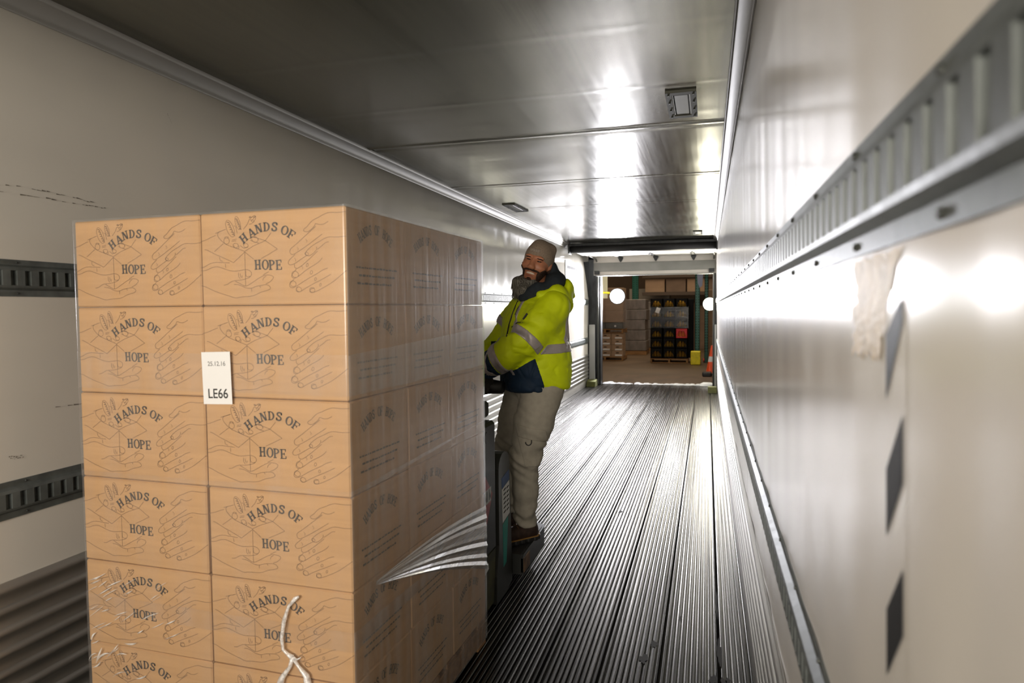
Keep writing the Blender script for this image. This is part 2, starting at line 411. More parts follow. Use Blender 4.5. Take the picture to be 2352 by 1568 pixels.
# poster by the door: grey sheet of illegible lines and a small red picture
po = thing('wall_poster', 'pale notice poster with dark lines on the left wall near the door', 'poster', (WL+.004, 11.9, 1.95))
MB().box((-.002, -.62, -.36), (.002, .52, .40)).build('sheet', mat('poster_sheet', (.42, .42, .40), .7, 0, .2), po)
mb = MB(); r = random.Random(2)
y = -.46
while y < .36:
    wd = r.uniform(.04, .11); mb.add([(.003, y, .262), (.003, y+wd, .262), (.003, y+wd, .31), (.003, y, .31)], [(0, 1, 2, 3)]); y += wd+.02
for row in range(5):
    y = -.5
    while y < .42:
        wd = r.uniform(.05, .2); z = .10-.075*row; mb.add([(.003, y, z), (.003, y+wd, z), (.003, y+wd, z+.02), (.003, y, z+.02)], [(0, 1, 2, 3)]); y += wd+.03
mb.build('printed_lines', mat('poster_ink', (.03, .03, .03), .8, 0, .1), po)['kind'] = 'stuff'
pc = tag(MB().add([(WL+.004, 12.55, 1.82), (WL+.004, 12.92, 1.86), (WL+.004, 12.86, 2.0), (WL+.004, 12.72, 2.28), (WL+.004, 12.62, 2.05)], [(0, 1, 2, 3, 4)]).build('wall_sticker', mat('sticker_red', lin((196, 84, 70)), .5, col2=lin((235, 205, 180)), vscale=(9, 9, 9), thr=(.4, .6))),
         'small red and cream sticker beside the notice poster', 'sticker')

# ------------------------------------------------------------------ ceiling lamps (off)
def ceiling_lamp(cx, cy, sx, sy, label):
    t = thing('ceiling_lamp', label, 'lamp', (cx, cy, HC), 0, 'recessed ceiling lamps')
    mb = MB(); a, b = sx/2, sy/2
    for q in (((-a, -b), (-a*.6, b)), ((a*.6, -b), (a, b)), ((-a*.6, -b), (a*.6, -b*.82)), ((-a*.6, b*.82), (a*.6, b))):
        mb.box((q[0][0], q[0][1], -.014), (q[1][0], q[1][1], .01))
    mb.build('frame', mat('lamp_frame', (.09, .092, .075), .7, 0, .2), t)
    MB().box((-a*.5, -b*.78, -.011), (a*.5, b*.78, .004), 0, .006).build('lens', mat('lamp_lens', (.07, .07, .05), .5, 0, .3), t)
    for s in (-1, 1):
        MB().box((s*a*.56-.004, -b*.8, -.012), (s*a*.56+.004, b*.8, 0)).build('gasket', m_rubber, t)
        for q in (-.86, -.3, .3, .86):
            MB().lathe([(.006, -.014), (.005, -.019)], (s*a*.8, q*b, 0), 8).build('screw', m_rivet, t)
    return t
ceiling_lamp(-.135, 3.85, .155, .48, 'recessed ceiling lamp nearest the camera, by the right wall')
ceiling_lamp(-2.0, 7.18, .14, .56, 'recessed ceiling lamp above the left wall')
ceiling_lamp(-.135, 10.42, .13, .42, 'small far ceiling lamp near the roll-up door')

# ------------------------------------------------------------------ rear frame and roll-up door
XR = .127; XL = -2.04
struct(MB().box((WL-.06, Y1, 0), (XL-.10, Y1+.1, 2.75)).box((XL-.10, Y1-.04, 0), (XL, Y1+.2, 2.75)).build('trim_3', m_dark))
struct(MB().box((XR+.05, Y1, 0), (.26, Y1+.1, 2.75)).box((XR, Y1-.04, 0), (XR+.05, Y1+.2, 2.75)).build('trim_4', m_dark))
struct(MB().box((WL-.06, Y1, 2.5), (.26, Y1+.2, 2.75)).build('trim_5', m_steelgrey))
def guard(name, x0, x1, lab):
    return tag(MB().box((x0, Y1-.10, .002), (x1, Y1-.045, 1.205), 0, .008).build(name, mat('guard_galvanised', (.5, .51, .49), .45, .4, var=.08, vscale=(5, 5, 3))), lab, 'guard')
guard('door_guard', WL+.022, XL-.11, 'pale steel guard plate beside the left door post')
guard('door_guard', XR+.012, .178, 'pale steel guard plate beside the right door post')
for s, x in ((-1, XL-.05), (1, XR-.008)):
    tag(MB().tube([(x, Y1-.07, .02), (x, Y1-.07, 2.28), (x, Y1-.16, 2.43), (x, Y1-.34, 2.49), (x, 11.5, 2.50)], .016, 8).build('door_track', m_steelgrey, smooth=True),
        'steel roller track of the door, %s side' % ('left' if s < 0 else 'right'), 'track')
door = struct(obj('door_1', None, None, (0, 0, 0)), 'white roll-up door pushed up under the ceiling')
for i, (ya, yb) in enumerate(((11.62, 12.20), (12.205, 12.79), (12.795, 13.38))):
    q = MB().box((XL-.12, ya, 2.475+.025*i), (XR+.03, yb, 2.515+.025*i), 0, .004).build('door_panel', m_white, door)
    for hx in (-1.62, -.95, -.25):
        MB().box((hx-.04, yb-.05, 2.463+.025*i), (hx+.04, yb+.03, 2.474+.025*i), 0, .003).box((hx-.012, yb-.22, 2.465+.025*i), (hx+.012, yb-.04, 2.476+.025*i)).build('hinge', m_dark, q)
q = MB().box((XL-.11, 13.40, 2.175), (XR+.03, 13.44, 2.535), 0, .004).build('door_panel', m_white, door)
MB().box((XL-.10, 13.385, 2.245), (XR+.02, 13.3995, 2.415), 0, .003).build('steel_strip', m_steelgrey, q)
MB().box((XL-.06, 13.38, 2.160), (XR-.02, 13.445, 2.174)).build('bottom_seal', m_steelgrey, q)
for hx in (-1.62, -.95, -.25):
    MB().prism([(hx-.055, 2.51), (hx+.055, 2.51), (hx+.02, 2.44), (hx, 2.42), (hx-.02, 2.44)], 13.380, 13.3995).build('hinge', m_dark, q)
for hx in (XL-.04, XR-.05):
    MB().box((hx-.05, 13.36, 2.19), (hx+.05, 13.399, 2.26), 0, .006).build('roller_bracket', m_dark, q)
sh = thing('door_spring_shaft', 'black counterbalance shaft across the ceiling before the door', 'shaft', (0, 11.42, 2.535))
MB().tube([(XL-.18, 0, 0), (XR+.02, 0, 0)], .072, 20).build('drum_tube', m_rubber, sh, smooth=True)
MB().box((XL-.2, -.06, .03), (XR+.03, .02, .088), 0, .01).build('carrier_bar', m_dark, sh)
for hx in (XL-.2, XR+.02):
    MB().box((hx-.012, -.09, -.09), (hx+.012, .09, .09), 0, .004).build('bracket', m_dark, sh)
tag(MB().prism([(13.05, 2.42), (13.55, 2.46), (13.56, 1.75), (13.40, 2.0)], WL+.003, WL+.02, 'x').build('gusset_plate', m_dark), 'dark steel gusset plate in the upper left door corner', 'plate')
# wedge blocks and snow on the sill
tag(MB().prism([(13.15, 0.003), (13.47, .003), (13.47, .12), (13.40, .13), (13.2, .1)], WL+.03, WL+.20, 'x').build('wedge_block', mat('mossy_block', lin((86, 88, 38)), .8, var=.3)), 'dirty green wedge block at the left wall foot', 'block')
tag(MB().prism([(12.6, .003), (13.1, .003), (13.05, .08), (12.7, .10)], .02, .17, 'x').build('wedge_block', MATS['mossy_block']), 'dirty green wedge block at the right wall foot', 'block')
r = random.Random(9); mb = MB()
for k in range(46):
    cx = XL+.06+(XR-XL-.1)*k/45+r.uniform(-.03, .03); cy = Y1+.20+r.uniform(-.02, .06); s = r.uniform(.02, .055)*(1.8 if k < 3 or k > 41 else 1)
    n = 8; vs = []
    for j in range(3):
        for q in range(n):
            a = 2*PI*q/n; rr = s*(1, .75, .35)[j]*r.uniform(.8, 1.2)
            vs.append((cx+rr*1.6*math.cos(a), cy+rr*math.sin(a), -.002+(0, s*.45, s*.7)[j]))
    fs = [(j*n+q, j*n+(q+1) % n, (j+1)*n+(q+1) % n, (j+1)*n+q) for j in range(2) for q in range(n)]+[tuple(range(2*n, 3*n))]
    mb.add(vs, fs)
o = tag(mb.build('snow_ridge', mat('snow', (.8, .82, .86), .6), smooth=True), 'thin ridge of snow along the trailer door sill', 'snow'); o['kind'] = 'stuff'

# ------------------------------------------------------------------ the pallet load
PA = math.radians(-1.6)                       # load stands a little askew
PX, PY = -1.0, 1.768                          # front right corner on the floor
BW, BD, BH, BZ = .515, .384, .2845, .125
ca, sa = math.cos(PA), math.sin(PA)
def load(lx, ly): return (PX+lx*ca-ly*sa, PY+lx*sa+ly*ca)     # lx<=0 to the left, ly>=0 to the back

def rib(pts, wd):
    """flat ribbon along a 2-D polyline"""
    n = len(pts); vs = []; fs = []
    for i, p in enumerate(pts):
        a = pts[max(0, i-1)]; b = pts[min(n-1, i+1)]
        dx, dy = b[0]-a[0], b[1]-a[1]; l = math.hypot(dx, dy) or 1
        nx, ny = -dy/l*wd/2, dx/l*wd/2
        vs += [(p[0]+nx, p[1]+ny), (p[0]-nx, p[1]-ny)]
    for i in range(n-1): fs.append((2*i, 2*i+1, 2*i+3, 2*i+2))
    return vs, fs
def smooth2(pts, it=2):
    for _ in range(it):
        q = [pts[0]]
        for a, b in zip(pts, pts[1:]):
            q += [(a[0]*.75+b[0]*.25, a[1]*.75+b[1]*.25), (a[0]*.25+b[0]*.75, a[1]*.25+b[1]*.75)]
        pts = q+[pts[-1]]
    return pts
def ellp(cx, cy, rx, ry, rot=0, n=22, a0=0, a1=2*PI):
    c, s = math.cos(rot), math.sin(rot); out = []
    for k in range(n+1):
        a = a0+(a1-a0)*k/n; x, y = rx*math.cos(a), ry*math.sin(a); out.append((cx+x*c-y*s, cy+x*s+y*c))
    return out
# slab-serif capitals, height 1
def R4(x0, y0, x1, y1): return [(x0, y0), (x1, y0), (x1, y1), (x0, y1)]
def ring(cx, cy, ox, oy, ix, iy, a0=0, a1=2*PI, n=24):
    o = ellp(cx, cy, ox, oy, 0, n, a0, a1); i = ellp(cx, cy, ix, iy, 0, n, a0, a1)
    return [[o[k], o[k+1], i[k+1], i[k]] for k in range(n)]
def strokeq(pts, w_):
    v, f = rib(smooth2(pts), w_); return [[v[i] for i in q] for q in f]
GL = {
 'H': [R4(.08, 0, .26, 1), R4(.5, 0, .68, 1), R4(.2, .44, .56, .56), R4(0, 0, .34, .09), R4(0, .91, .34, 1), R4(.42, 0, .76, .09), R4(.42, .91, .76, 1)],
 'A': [[(.05, 0), (.16, 0), (.44, 1), (.32, 1)], [(.30, 1), (.46, 1), (.78, 0), (.57, 0)], R4(.2, .26, .6, .37), R4(-.04, 0, .25, .08), R4(.48, 0, .84, .08)],
 'N': [R4(.09, 0, .20, 1), R4(.57, 0, .68, 1), [(.06, 1), (.27, 1), (.70, 0), (.49, 0)], R4(0, 0, .30, .08), R4(0, .92, .25, 1), R4(.46, .92, .78, 1)],
 'D': [R4(.08, 0, .26, 1), R4(0, 0, .32, .09), R4(0, .91, .32, 1)]+ring(.27, .5, .45, .5, .26, .41, -PI/2, PI/2),
 'S': strokeq([(.60, .70), (.60, .84), (.50, .93), (.36, .94), (.20, .88), (.14, .74), (.22, .60), (.42, .50), (.58, .38), (.60, .22), (.50, .08), (.32, .05), (.16, .12), (.12, .30)], .165)+[R4(.52, .66, .64, .98), R4(.08, .02, .19, .34)],
 'O': ring(.42, .5, .40, .52, .215, .42),
 'F': [R4(.08, 0, .26, 1), R4(0, .91, .68, 1), R4(.58, .70, .68, 1), R4(.2, .45, .5, .55), R4(.44, .36, .52, .64), R4(0, 0, .38, .09)],
 'P': [R4(.08, 0, .26, 1), R4(0, 0, .38, .09), R4(0, .91, .32, 1)]+ring(.27, .71, .42, .29, .23, .19, -PI/2, PI/2),
 'E': [R4(.08, 0, .26, 1), R4(0, .91, .66, 1), R4(.57, .72, .66, 1), R4(.2, .45, .5, .55), R4(.44, .36, .52, .64), R4(0, 0, .69, .09), R4(.60, 0, .69, .28)]}
def glyph(ch, cx, cy, h, ang, wscale=1.):
    """quads of a letter centred at (cx,cy)"""
    c, s = math.cos(ang), math.sin(ang); out = []
    for q in GL[ch]:
        out.append([(cx+((x-.4)*wscale*c-(y-.5)*s)*h, cy+((x-.4)*wscale*s+(y-.5)*c)*h) for x, y in q])
    return out
# front artwork, traced in a 2352 x 1568 sketch of one carton face
def nrm(x, y):
    u = (x-65)/2205.; t = 90-90*u; b = 1470-80*u
    return (u-.5)*BW, ((b-y)/(b-t)-.5)*BH
LINES = [
 [(70, 895), (130, 880), (210, 830), (300, 808), (400, 812), (530, 815)],
 [(75, 940), (160, 930), (240, 890), (320, 872), (400, 890), (480, 920), (590, 942), (680, 930), (780, 910), (840, 925), (870, 960), (860, 1000), (830, 1030), (790, 1045), (720, 1065), (640, 1075), (580, 1080), (530, 1105), (480, 1140), (425, 1148)],
 [(775, 935), (772, 1000), (800, 1022), (850, 1010)], [(665, 960), (665, 1020), (690, 1050)], [(690, 970), (700, 1030)], [(722, 1000), (715, 1040)],
 [(70, 1165), (130, 1175), (250, 1230), (400, 1280), (520, 1310), (610, 1340), (700, 1315), (880, 1305), (1000, 1240), (1100, 1215), (1160, 1185), (1130, 1140), (1080, 1128), (990, 1145), (920, 1160), (860, 1190), (770, 1185), (700, 1150), (650, 1135), (590, 1135)],
 [(860, 1190), (862, 1235)], [(985, 1148), (1000, 1175)],
 [(610, 1085), (700, 1130), (770, 1165), (850, 1120), (940, 1060), (1030, 1005), (1110, 985), (1205, 1003), (1190, 1050), (1130, 1100), (1080, 1118)],
 [(1035, 1070), (1050, 1030), (1090, 1005)], [(1040, 990), (1130, 940)],
 [(70, 505), (170, 475), (250, 435), (320, 410)],
 [(315, 380), (480, 320)], [(480, 320), (315, 380), (440, 530), (590, 585), (770, 645)], [(440, 530), (290, 650)],
 [(135, 620), (180, 628), (300, 690), (430, 740), (590, 812)], [(590, 812), (680, 735), (770, 655)], [(770, 655), (905, 760)],
 [(770, 645), (900, 570), (1090, 490)], [(1090, 490), (1270, 610)], [(1270, 610), (1150, 680), (1020, 750)], [(1090, 490), (1180, 375)], [(1090, 490), (980, 455), (900, 440)],
 [(770, 660), (770, 1160)], [(460, 830), (465, 890)], [(370, 730), (380, 780), (420, 795)],
 [(760, 320), (830, 240), (850, 170), (900, 200), (940, 130), (960, 160), (900, 240), (850, 250)], [(850, 140), (880, 160), (930, 120), (960, 140)],
 [(455, 450), (480, 425), (530, 440), (500, 450)], [(610, 270), (640, 280), (660, 380)],
 [(860, 480), (920, 510), (990, 525)], [(880, 430), (960, 440), (990, 480)], [(700, 560), (760, 600), (820, 580)], [(570, 500), (640, 490)], [(575, 480), (650, 465)], [(600, 560), (620, 600), (680, 610), (680, 560)],
 [(2265, 88), (2150, 102), (2030, 95), (1950, 125), (1880, 165), (1800, 200), (1750, 250), (1710, 300), (1660, 330), (1665, 360), (1710, 370), (1750, 355), (1830, 280), (1830, 245), (1900, 270), (1960, 260), (2020, 222)],
 [(1840, 290), (1700, 410), (1530, 560), (1460, 610), (1450, 660), (1480, 695), (1530, 680), (1700, 570), (1930, 400)],
 [(2265, 430), (2150, 445), (2030, 437), (1960, 460), (1900, 500), (1810, 545), (1740, 600), (1690, 650), (1680, 690), (1720, 715), (1780, 690), (1850, 620), (1845, 580)],
 [(1860, 615), (1930, 560), (1980, 515), (2025, 510)],
 [(1530, 690), (1440, 770), (1420, 815), (1450, 845), (1520, 825), (1640, 740), (1700, 705)],
 [(1520, 830), (1515, 870), (1545, 895), (1600, 870), (1720, 770), (1860, 640)],
 [(1545, 900), (1480, 970), (1470, 1010), (1500, 1035), (1560, 1015), (1700, 900), (1840, 820), (1900, 770), (1925, 735)],
 [(1510, 1040), (1440, 1110), (1435, 1150), (1480, 1175), (1550, 1140), (1700, 1040), (1850, 960), (1920, 910), (2000, 880)],
 [(1560, 1150), (1530, 1190), (1545, 1225), (1590, 1230), (1650, 1185), (1800, 1100), (1900, 1050), (2040, 970)],
 [(1800, 1165), (1740, 1185), (1730, 1220), (1760, 1238), (1830, 1215), (1950, 1150), (2050, 1090), (2150, 1010), (2265, 910)]]
def front_art():
    quads = []; thin = []
    for l in LINES:
        pts = smooth2(l, 2) if len(l) > 3 else l
        v, f = rib([nrm(*p) for p in pts], .00135); thin.append((v, f))
    E = [(550, 310, 55, 130, -.35), (672, 230, 36, 100, -.25), (490, 492, 44, 46, 0), (1525, 975, 50, 44, .4), (1490, 1110, 46, 40, .4), (1575, 1190, 40, 34, .4), (1770, 1195, 38, 32, .4), (1705, 840, 14, 24, .3), (1762, 945, 16, 26, .3), (1820, 1040, 14, 22, .3), (1890, 1120, 12, 20, .3), (1700, 680, 26, 22, .4), (630, 560, 40, 34, 0), (790, 560, 36, 30, .3), (930, 470, 50, 40, .4), (870, 150, 16, 12, 0), (930, 140, 18, 12, 0), (905, 205, 22, 14, .5)]
    for e in E: thin.append(rib([nrm(*p) for p in ellp(*e)], .0012))
    for k in range(6):
        x0, y0 = 500+k*16, 215+k*36; thin.append(rib([nrm(x0, y0), nrm(x0+30, y0+4), nrm(x0+42, y0+26)], .0026))
        x0, y0 = 635+k*11, 170+k*28; thin.append(rib([nrm(x0, y0), nrm(x0+26, y0+2), nrm(x0+34, y0+18)], .0026))
    for x0, y0 in ((1690, 470), (1560, 580), (1520, 740), (1620, 850)): thin.append(rib([nrm(x0, y0), nrm(x0+22, y0+30), nrm(x0+8, y0+50)], .001))
    for ch, x, y, a in (('H', 760, 452, 38), ('A', 882, 372, 27), ('N', 995, 312, 15), ('D', 1118, 288, 2), ('S', 1238, 290, -8), ('O', 1384, 342, -22), ('F', 1488, 408, -34)):
        cx, cy = nrm(x, y); quads += glyph(ch, cx, cy, .0272, math.radians(a), 1.22)
    for ch, x in (('H', 968), ('O', 1078), ('P', 1186), ('E', 1290)):
        cx, cy = nrm(x, 840); quads += glyph(ch, cx, cy, .0298, math.radians(2), 1.06)
    mb = MB(); y = 0
    for v, f in thin: mb.add([(a, 0, b) for a, b in v], f, 0)
    for q in quads: mb.add([(a, -.00012, b) for a, b in q], [(0, 1, 2, 3)], 1)
    return mb.mesh('printed_artwork', [m_inkline, m_ink])
def side_art():
    mb = MB(); R_ = .165; txt = 'HANDS OF HOPE'; step = math.radians(6.1)
    cx0, cz0 = -.012, -.072
    for i, ch in enumerate(txt):
        if ch == ' ': continue
        a = (len(txt)-1)/2*step-i*step
        for q in glyph(ch, cx0-R_*math.sin(a)*1.0, cz0+R_*math.cos(a)*.98, .030, a, .74): mb.add([(0, p[0], p[1]) for p in q], [(0, 1, 2, 3)])
    r = random.Random(3)
    for row, (a, b) in enumerate(((-.135, .115), (-.12, .10), (-.13, .085))):
        y = a
        while y < b:
            wd = r.uniform(.006, .022); h = r.uniform(.0042, .0066); z = -.012-.024*row-.022
            mb.add([(0, y, z), (0, y+wd, z), (0, y+wd, z+h), (0, y, z+h)], [(0, 1, 2, 3)]); y += wd+.004
    return mb.mesh('printed_text', m_inkside)
me_front, me_side = front_art(), side_art()
def carton_mesh():
    g = .0022; mb = MB()
    mb.box((-BW/2+g, -BD/2+g, .0015), (BW/2-g, BD/2-g, BH-.0005), 0, .0045)
    return mb.mesh('cardboard_box', m_card)
me_box = carton_mesh()
ROWS = ['bottom', 'fifth', 'fourth', 'third', 'second', 'top']
COLS = [(-1.5*BW, .5*BD, 'left front column of the stack'), (-.5*BW, .5*BD, 'right front corner of the stack'), (-.5*BW, 1.5*BD, "middle of the stack's shaded right side"), (-.5*BW, 2.5*BD, "far end of the stack's shaded right side")]
for k in range(6):
    for ci, (lx, ly, cl) in enumerate(COLS):
        j = rnd.uniform(-.0025, .0025); a = PA+rnd.uniform(-.004, .004)
        if k == 5 and ci > 1: j -= .004
        x, y = load(lx+j, ly+rnd.uniform(-.002, .002))
        o = obj('cardboard_box', me_box, None, (x, y, BZ+k*BH), (0, 0, a))
        tag(o, 'printed brown carton, %s row from the top, %s' % (ROWS[k], cl) if k not in (0, 5) else 'printed brown carton, %s row, %s' % (ROWS[k], cl), 'carton', 'cartons stacked on the pallet')
        if ci < 2: obj('printed_artwork', me_front, o, (0, -BD/2+.0016, BH/2))['kind'] = 'stuff'
        if ci > 0: obj('printed_text', me_side, o, (BW/2-.0016, 0, BH/2))['kind'] = 'stuff'
# wooden pallet under the load
pl = thing('wooden_pallet', 'wooden pallet under the wrapped stack of cartons', 'pallet', (PX, PY, 0), PA)
Wd, Dp = 2*BW, 3*BD
for k in range(7):
    y0 = .004+(Dp-.108)*k/6; MB().box((-Wd, y0, .102), (-.004, y0+.1, .123), 0, .002).build('deck_board', m_wood, pl)
for x0 in (-Wd, -Wd/2-.02, -.048):
    MB().box((x0, .004, .02), (x0+.044, Dp-.004, .102), 0, .003).build('stringer', m_wood, pl)
for k in range(3):
    y0 = .004+(Dp-.108)*k/2; MB().box((-Wd, y0, .001), (-.004, y0+.1, .02), 0, .002).build('bottom_board', m_wood, pl)
# stretch film: overlapping bands wound round the load
wrap = thing('stretch_wrap', 'clear plastic stretch film wound around the carton stack', 'film', (PX, PY, 0), PA)
def band(z0, z1, off, slope, mats, seed):
    r = random.Random(seed); W_, D_ = 2*BW, 3*BD; rc = .008+off
    path = []
    for (cx, cy, a0) in ((-0.008, .008, -PI/2), (-0.008, D_-.008, 0), (-W_+.008, D_-.008, PI/2), (-W_+.008, .008, PI)):
        for k in range(5):
            a = a0+PI/2*k/4; path.append((cx+rc*math.cos(a), cy+rc*math.sin(a)))
    full = []
    for i, p in enumerate(path):
        q = path[(i+1) % len(path)]; n = 14 if math.hypot(q[0]-p[0], q[1]-p[1]) > .2 else 1
        for k in range(n): full.append((p[0]+(q[0]-p[0])*k/n, p[1]+(q[1]-p[1])*k/n))
    n = len(full); vs = []; nz = 5
    for i, (x, y) in enumerate(full):
        dz = slope*(y/D_)+r.uniform(-.0015, .0015)
        for j in range(nz+1):
            z = z0+(z1-z0)*j/nz+dz*(1 if j in (0, nz) else 1)
            z = max(.03, min(z, 1.836))
            vs.append((x, y, z))
    fs = [(i*(nz+1)+j, ((i+1) % n)*(nz+1)+j, ((i+1) % n)*(nz+1)+j+1, i*(nz+1)+j+1) for i in range(n) for j in range(nz)]
    me = bpy.data.meshes.new('film_band'); me.from_pydata(vs, [], fs)
    for m in mats: me.materials.append(m)
    me.polygons.foreach_set('material_index', [1 if sum(vs[q][1] for q in f)/4 < -.001 else 0 for f in fs])
    me.polygons.foreach_set('use_smooth', [True]*len(fs)); me.update()
    return obj('film_band', me, wrap)
FM = [m_film, m_filmfront]
band(1.28, 1.836, .0035, .00, FM, 1); band(.98, 1.40, .0050, .05, FM, 2)
band(.52, 1.00, .0040, .03, FM, 3); band(.03, .58, .0055, -.02, FM, 4)
# gathered fan of film on the shaded side
vs = []; n1, n2 = 24, 16; r = random.Random(8); pleat = [r.uniform(-1, 1) for _ in range(n2+1)]
for i in range(n1+1):
    t = i/n1
    for j in range(n2+1):
        s = j/n2
        y = .125+(1.02)*t; zc = .68-.20*t+.02*math.sin(3*t); hw = .006+.115*t
        z = zc+hw*(2*s-1)+.05*t*(s-.3)
        vs.append((.0085+.004*pleat[j]*min(1, t*3), y, z))
fs = [(i*(n2+1)+j, (i+1)*(n2+1)+j, (i+1)*(n2+1)+j+1, i*(n2+1)+j+1) for i in range(n1) for j in range(n2)]
MB().add(vs, fs).build('gathered_film', m_filmthick, wrap)
# rumpled film folds low on the front left, their glints painted as white ribbons
r = random.Random(12)
m_glint = film('film_glint_white', .62, 2.5, .2, (30, 30, 30), .0008, (1, .97, .93))
for k in range(44):
    x = -1.025+.34*r.random()**1.5; z = .22+.44*r.random(); ln = r.uniform(.03, .09); th = r.uniform(.35, .62) if z > .45 else r.uniform(.1, 1.1); bend = r.uniform(-.25, .25) if z > .45 else r.uniform(-1.4, 1.4)
    wd = r.uniform(.0009, .0024) if z > .45 else r.uniform(.0012, .0036); vs = []; n1 = 10
    for i in range(n1+1):
        t = i/n1; a_ = th+bend*(t-.5); x += ln/n1*math.cos(a_); z += ln/n1*math.sin(a_); w_ = wd*math.sin(PI*min(max(t, .03), .97))
        nx, nz = -math.sin(a_), math.cos(a_)
        vs += [(x-nx*w_, -.0095, z-nz*w_), (x, -.0095-w_*.8, z), (x+nx*w_, -.0095, z+nz*w_)]
    MB().add(vs, [(3*i+j, 3*i+j+1, 3*i+j+4, 3*i+j+3) for i in range(n1) for j in (0, 1)]).build('film_fold_glint', m_glint, wrap, smooth=True)
# twisted white tail of film hanging on the front
def lp(x, z, off=.012): return (x-PX, -off, z)
mb = MB()
mb.tube([lp(-1.178, .671), lp(-1.190, .664), lp(-1.214, .638), lp(-1.232, .59), lp(-1.243, .535), lp(-1.239, .500), lp(-1.222, .487), lp(-1.205, .479)], [.003, .007, .005, .007, .006, .005, .006, .009], 7)
mb.tube([lp(-1.205, .48), lp(-1.215, .45), lp(-1.245, .41), lp(-1.262, .36), lp(-1.25, .28), lp(-1.24, .2)], [.007, .006, .010, .014, .012, .004], 7)
mb.tube([lp(-1.205, .48), lp(-1.185, .455), lp(-1.158, .43), lp(-1.15, .39), lp(-1.155, .31), lp(-1.16, .22)], [.006, .005, .010, .014, .010, .004], 7)
mb.tube([lp(-1.202, .48), lp(-1.19, .475), lp(-1.175, .484)], [.005, .003, .001], 6)
mb.build('film_tail', m_filmtail, wrap, smooth=True)
# paper label
def text_mesh(s, size, m, bold=0):
    cu = bpy.data.curves.new('text', 'FONT'); cu.body = s; cu.size = size; cu.align_x = 'CENTER'; cu.offset = bold
    o = bpy.data.objects.new('text', cu); COL.objects.link(o); bpy.context.view_layer.update()
    me = bpy.data.meshes.new_from_object(o.evaluated_get(bpy.context.evaluated_depsgraph_get()))
    bpy.data.objects.remove(o); me.materials.clear(); me.materials.append(m); return me
lx, ly = load(-.456, -.0105)
lb = tag(MB().box((-.0535, -.0006, -.081), (.0535, .0006, .081)).build('paper_label', m_paper, None, loc=(lx, ly, 1.325), rot=(0, math.radians(-1.5), PA)), 'white paper label marked LE66 on the second row of cartons', 'label')
o = obj('printed_text', text_mesh('LE66', .042, m_blackink, .0004), lb, (.002, -.001, -.062), (PI/2, 0, 0)); o.scale = (.92, 1, 1)
obj('printed_text', text_mesh('25.12.16', .0195, mat('grey_ink', (.22, .22, .22), .6), .0002), lb, (.002, -.001, .038), (PI/2, 0, 0))

# ------------------------------------------------------------------ rider pallet jack
jk = thing('pallet_jack', 'dark grey rider pallet jack behind the carton stack', 'pallet jack', (0, 0, 0))
m_jack = mat('jack_dark_grey', lin((46, 48, 46)), .5, .1, .4, var=.12, vscale=(6, 6, 6))
m_jack2 = mat('jack_lower_skirt', lin((84, 82, 52)), .6, .1, .4, var=.35, vscale=(9, 9, 9), col2=lin((48, 50, 46)), thr=(.4, .65))
MB().box((-1.80, 2.985, .30), (-1.04, 3.315, .965), 0, .015).build('power_unit', m_jack, jk)
MB().prism([(2.985, .03), (3.28, .03), (3.315, .30), (2.985, .30)], -1.80, -1.045, 'x').build('skirt', m_jack2, jk)
MB().box((-1.50, 3.02, .965), (-1.10, 3.40, 1.05), 0, .012).build('control_head', m_jack, jk)
o = MB().prism([(3.30, .005), (3.30, .15), (3.345, .30), (3.345, .70)]+[(3.445-.10*math.cos(a), .70+.075*math.sin(a)) for a in (PI/8, PI/4, 3*PI/8, PI/2, 5*PI/8, 3*PI/4, 7*PI/8)]+[(3.545, .70), (3.575, .25), (3.58, .03), (3.47, .005)], -1.16, -1.035, 'x').build('side_post', mat('jack_post_grey', lin((62, 64, 60)), .45, .15, .5, var=.08), jk)
st = o
MB().prism([(3.41, .40), (3.54, .42), (3.535, .60), (3.40, .58)], -1.0349, -1.0335, 'x').build('sticker', m_paper, st)
MB().prism([(3.40, .585), (3.535, .605), (3.53, .66), (3.395, .64)], -1.0349, -1.0335, 'x').build('sticker', mat('sticker_blue', lin((36, 74, 128)), .5), st)
mb = MB()
for rr in range(6):
    for cc in range(2):
        y0 = 3.425+.055*cc; z = .565-.024*rr; mb.add([(-1.0330, y0, z), (-1.0330, y0+.042, z+.006), (-1.0330, y0+.042, z+.014), (-1.0330, y0, z+.008)], [(0, 1, 2, 3)])
mb.build('printed_lines', MATS['poster_ink'], st)['kind'] = 'stuff'
MB().prism([(3.42, .16), (3.47, .17), (3.51, .41), (3.41, .39)], -1.0349, -1.0338, 'x').build('paint_patch', mat('teal_paint', lin((44, 150, 136)), .5), st)
MB().prism([(3.0, .60), (3.13, .72), (3.25, .60), (3.13, .44)], -1.0399, -1.0385, 'x').build('diamond_badge', mat('badge_red', lin((150, 36, 32)), .45), jk)
MB().prism([(3.0, .56), (3.22, .575), (3.225, .645), (3.0, .63)], -1.0384, -1.0376, 'x').build('badge_band', mat('badge_white', (.6, .6, .57), .5), jk)
mb = MB()
for k, (y0, y1) in enumerate(((3.02, .0), (3.065, 0), (3.11, 0), (3.15, 0), (3.185, 0))):
    mb.add([(-1.0374, y0, .575+.002*k), (-1.0374, y0+.016, .575+.002*k), (-1.0374, y0+.016, .628+.002*k), (-1.0374, y0, .628+.002*k)], [(0, 1, 2, 3)])
    if k % 2 == 0: mb.add([(-1.0374, y0+.014, .60), (-1.0374, y0+.034, .578), (-1.0374, y0+.034, .600), (-1.0374, y0+.014, .622)], [(0, 1, 2, 3)])
mb.build('badge_letters', m_rubber, jk)['kind'] = 'stuff'
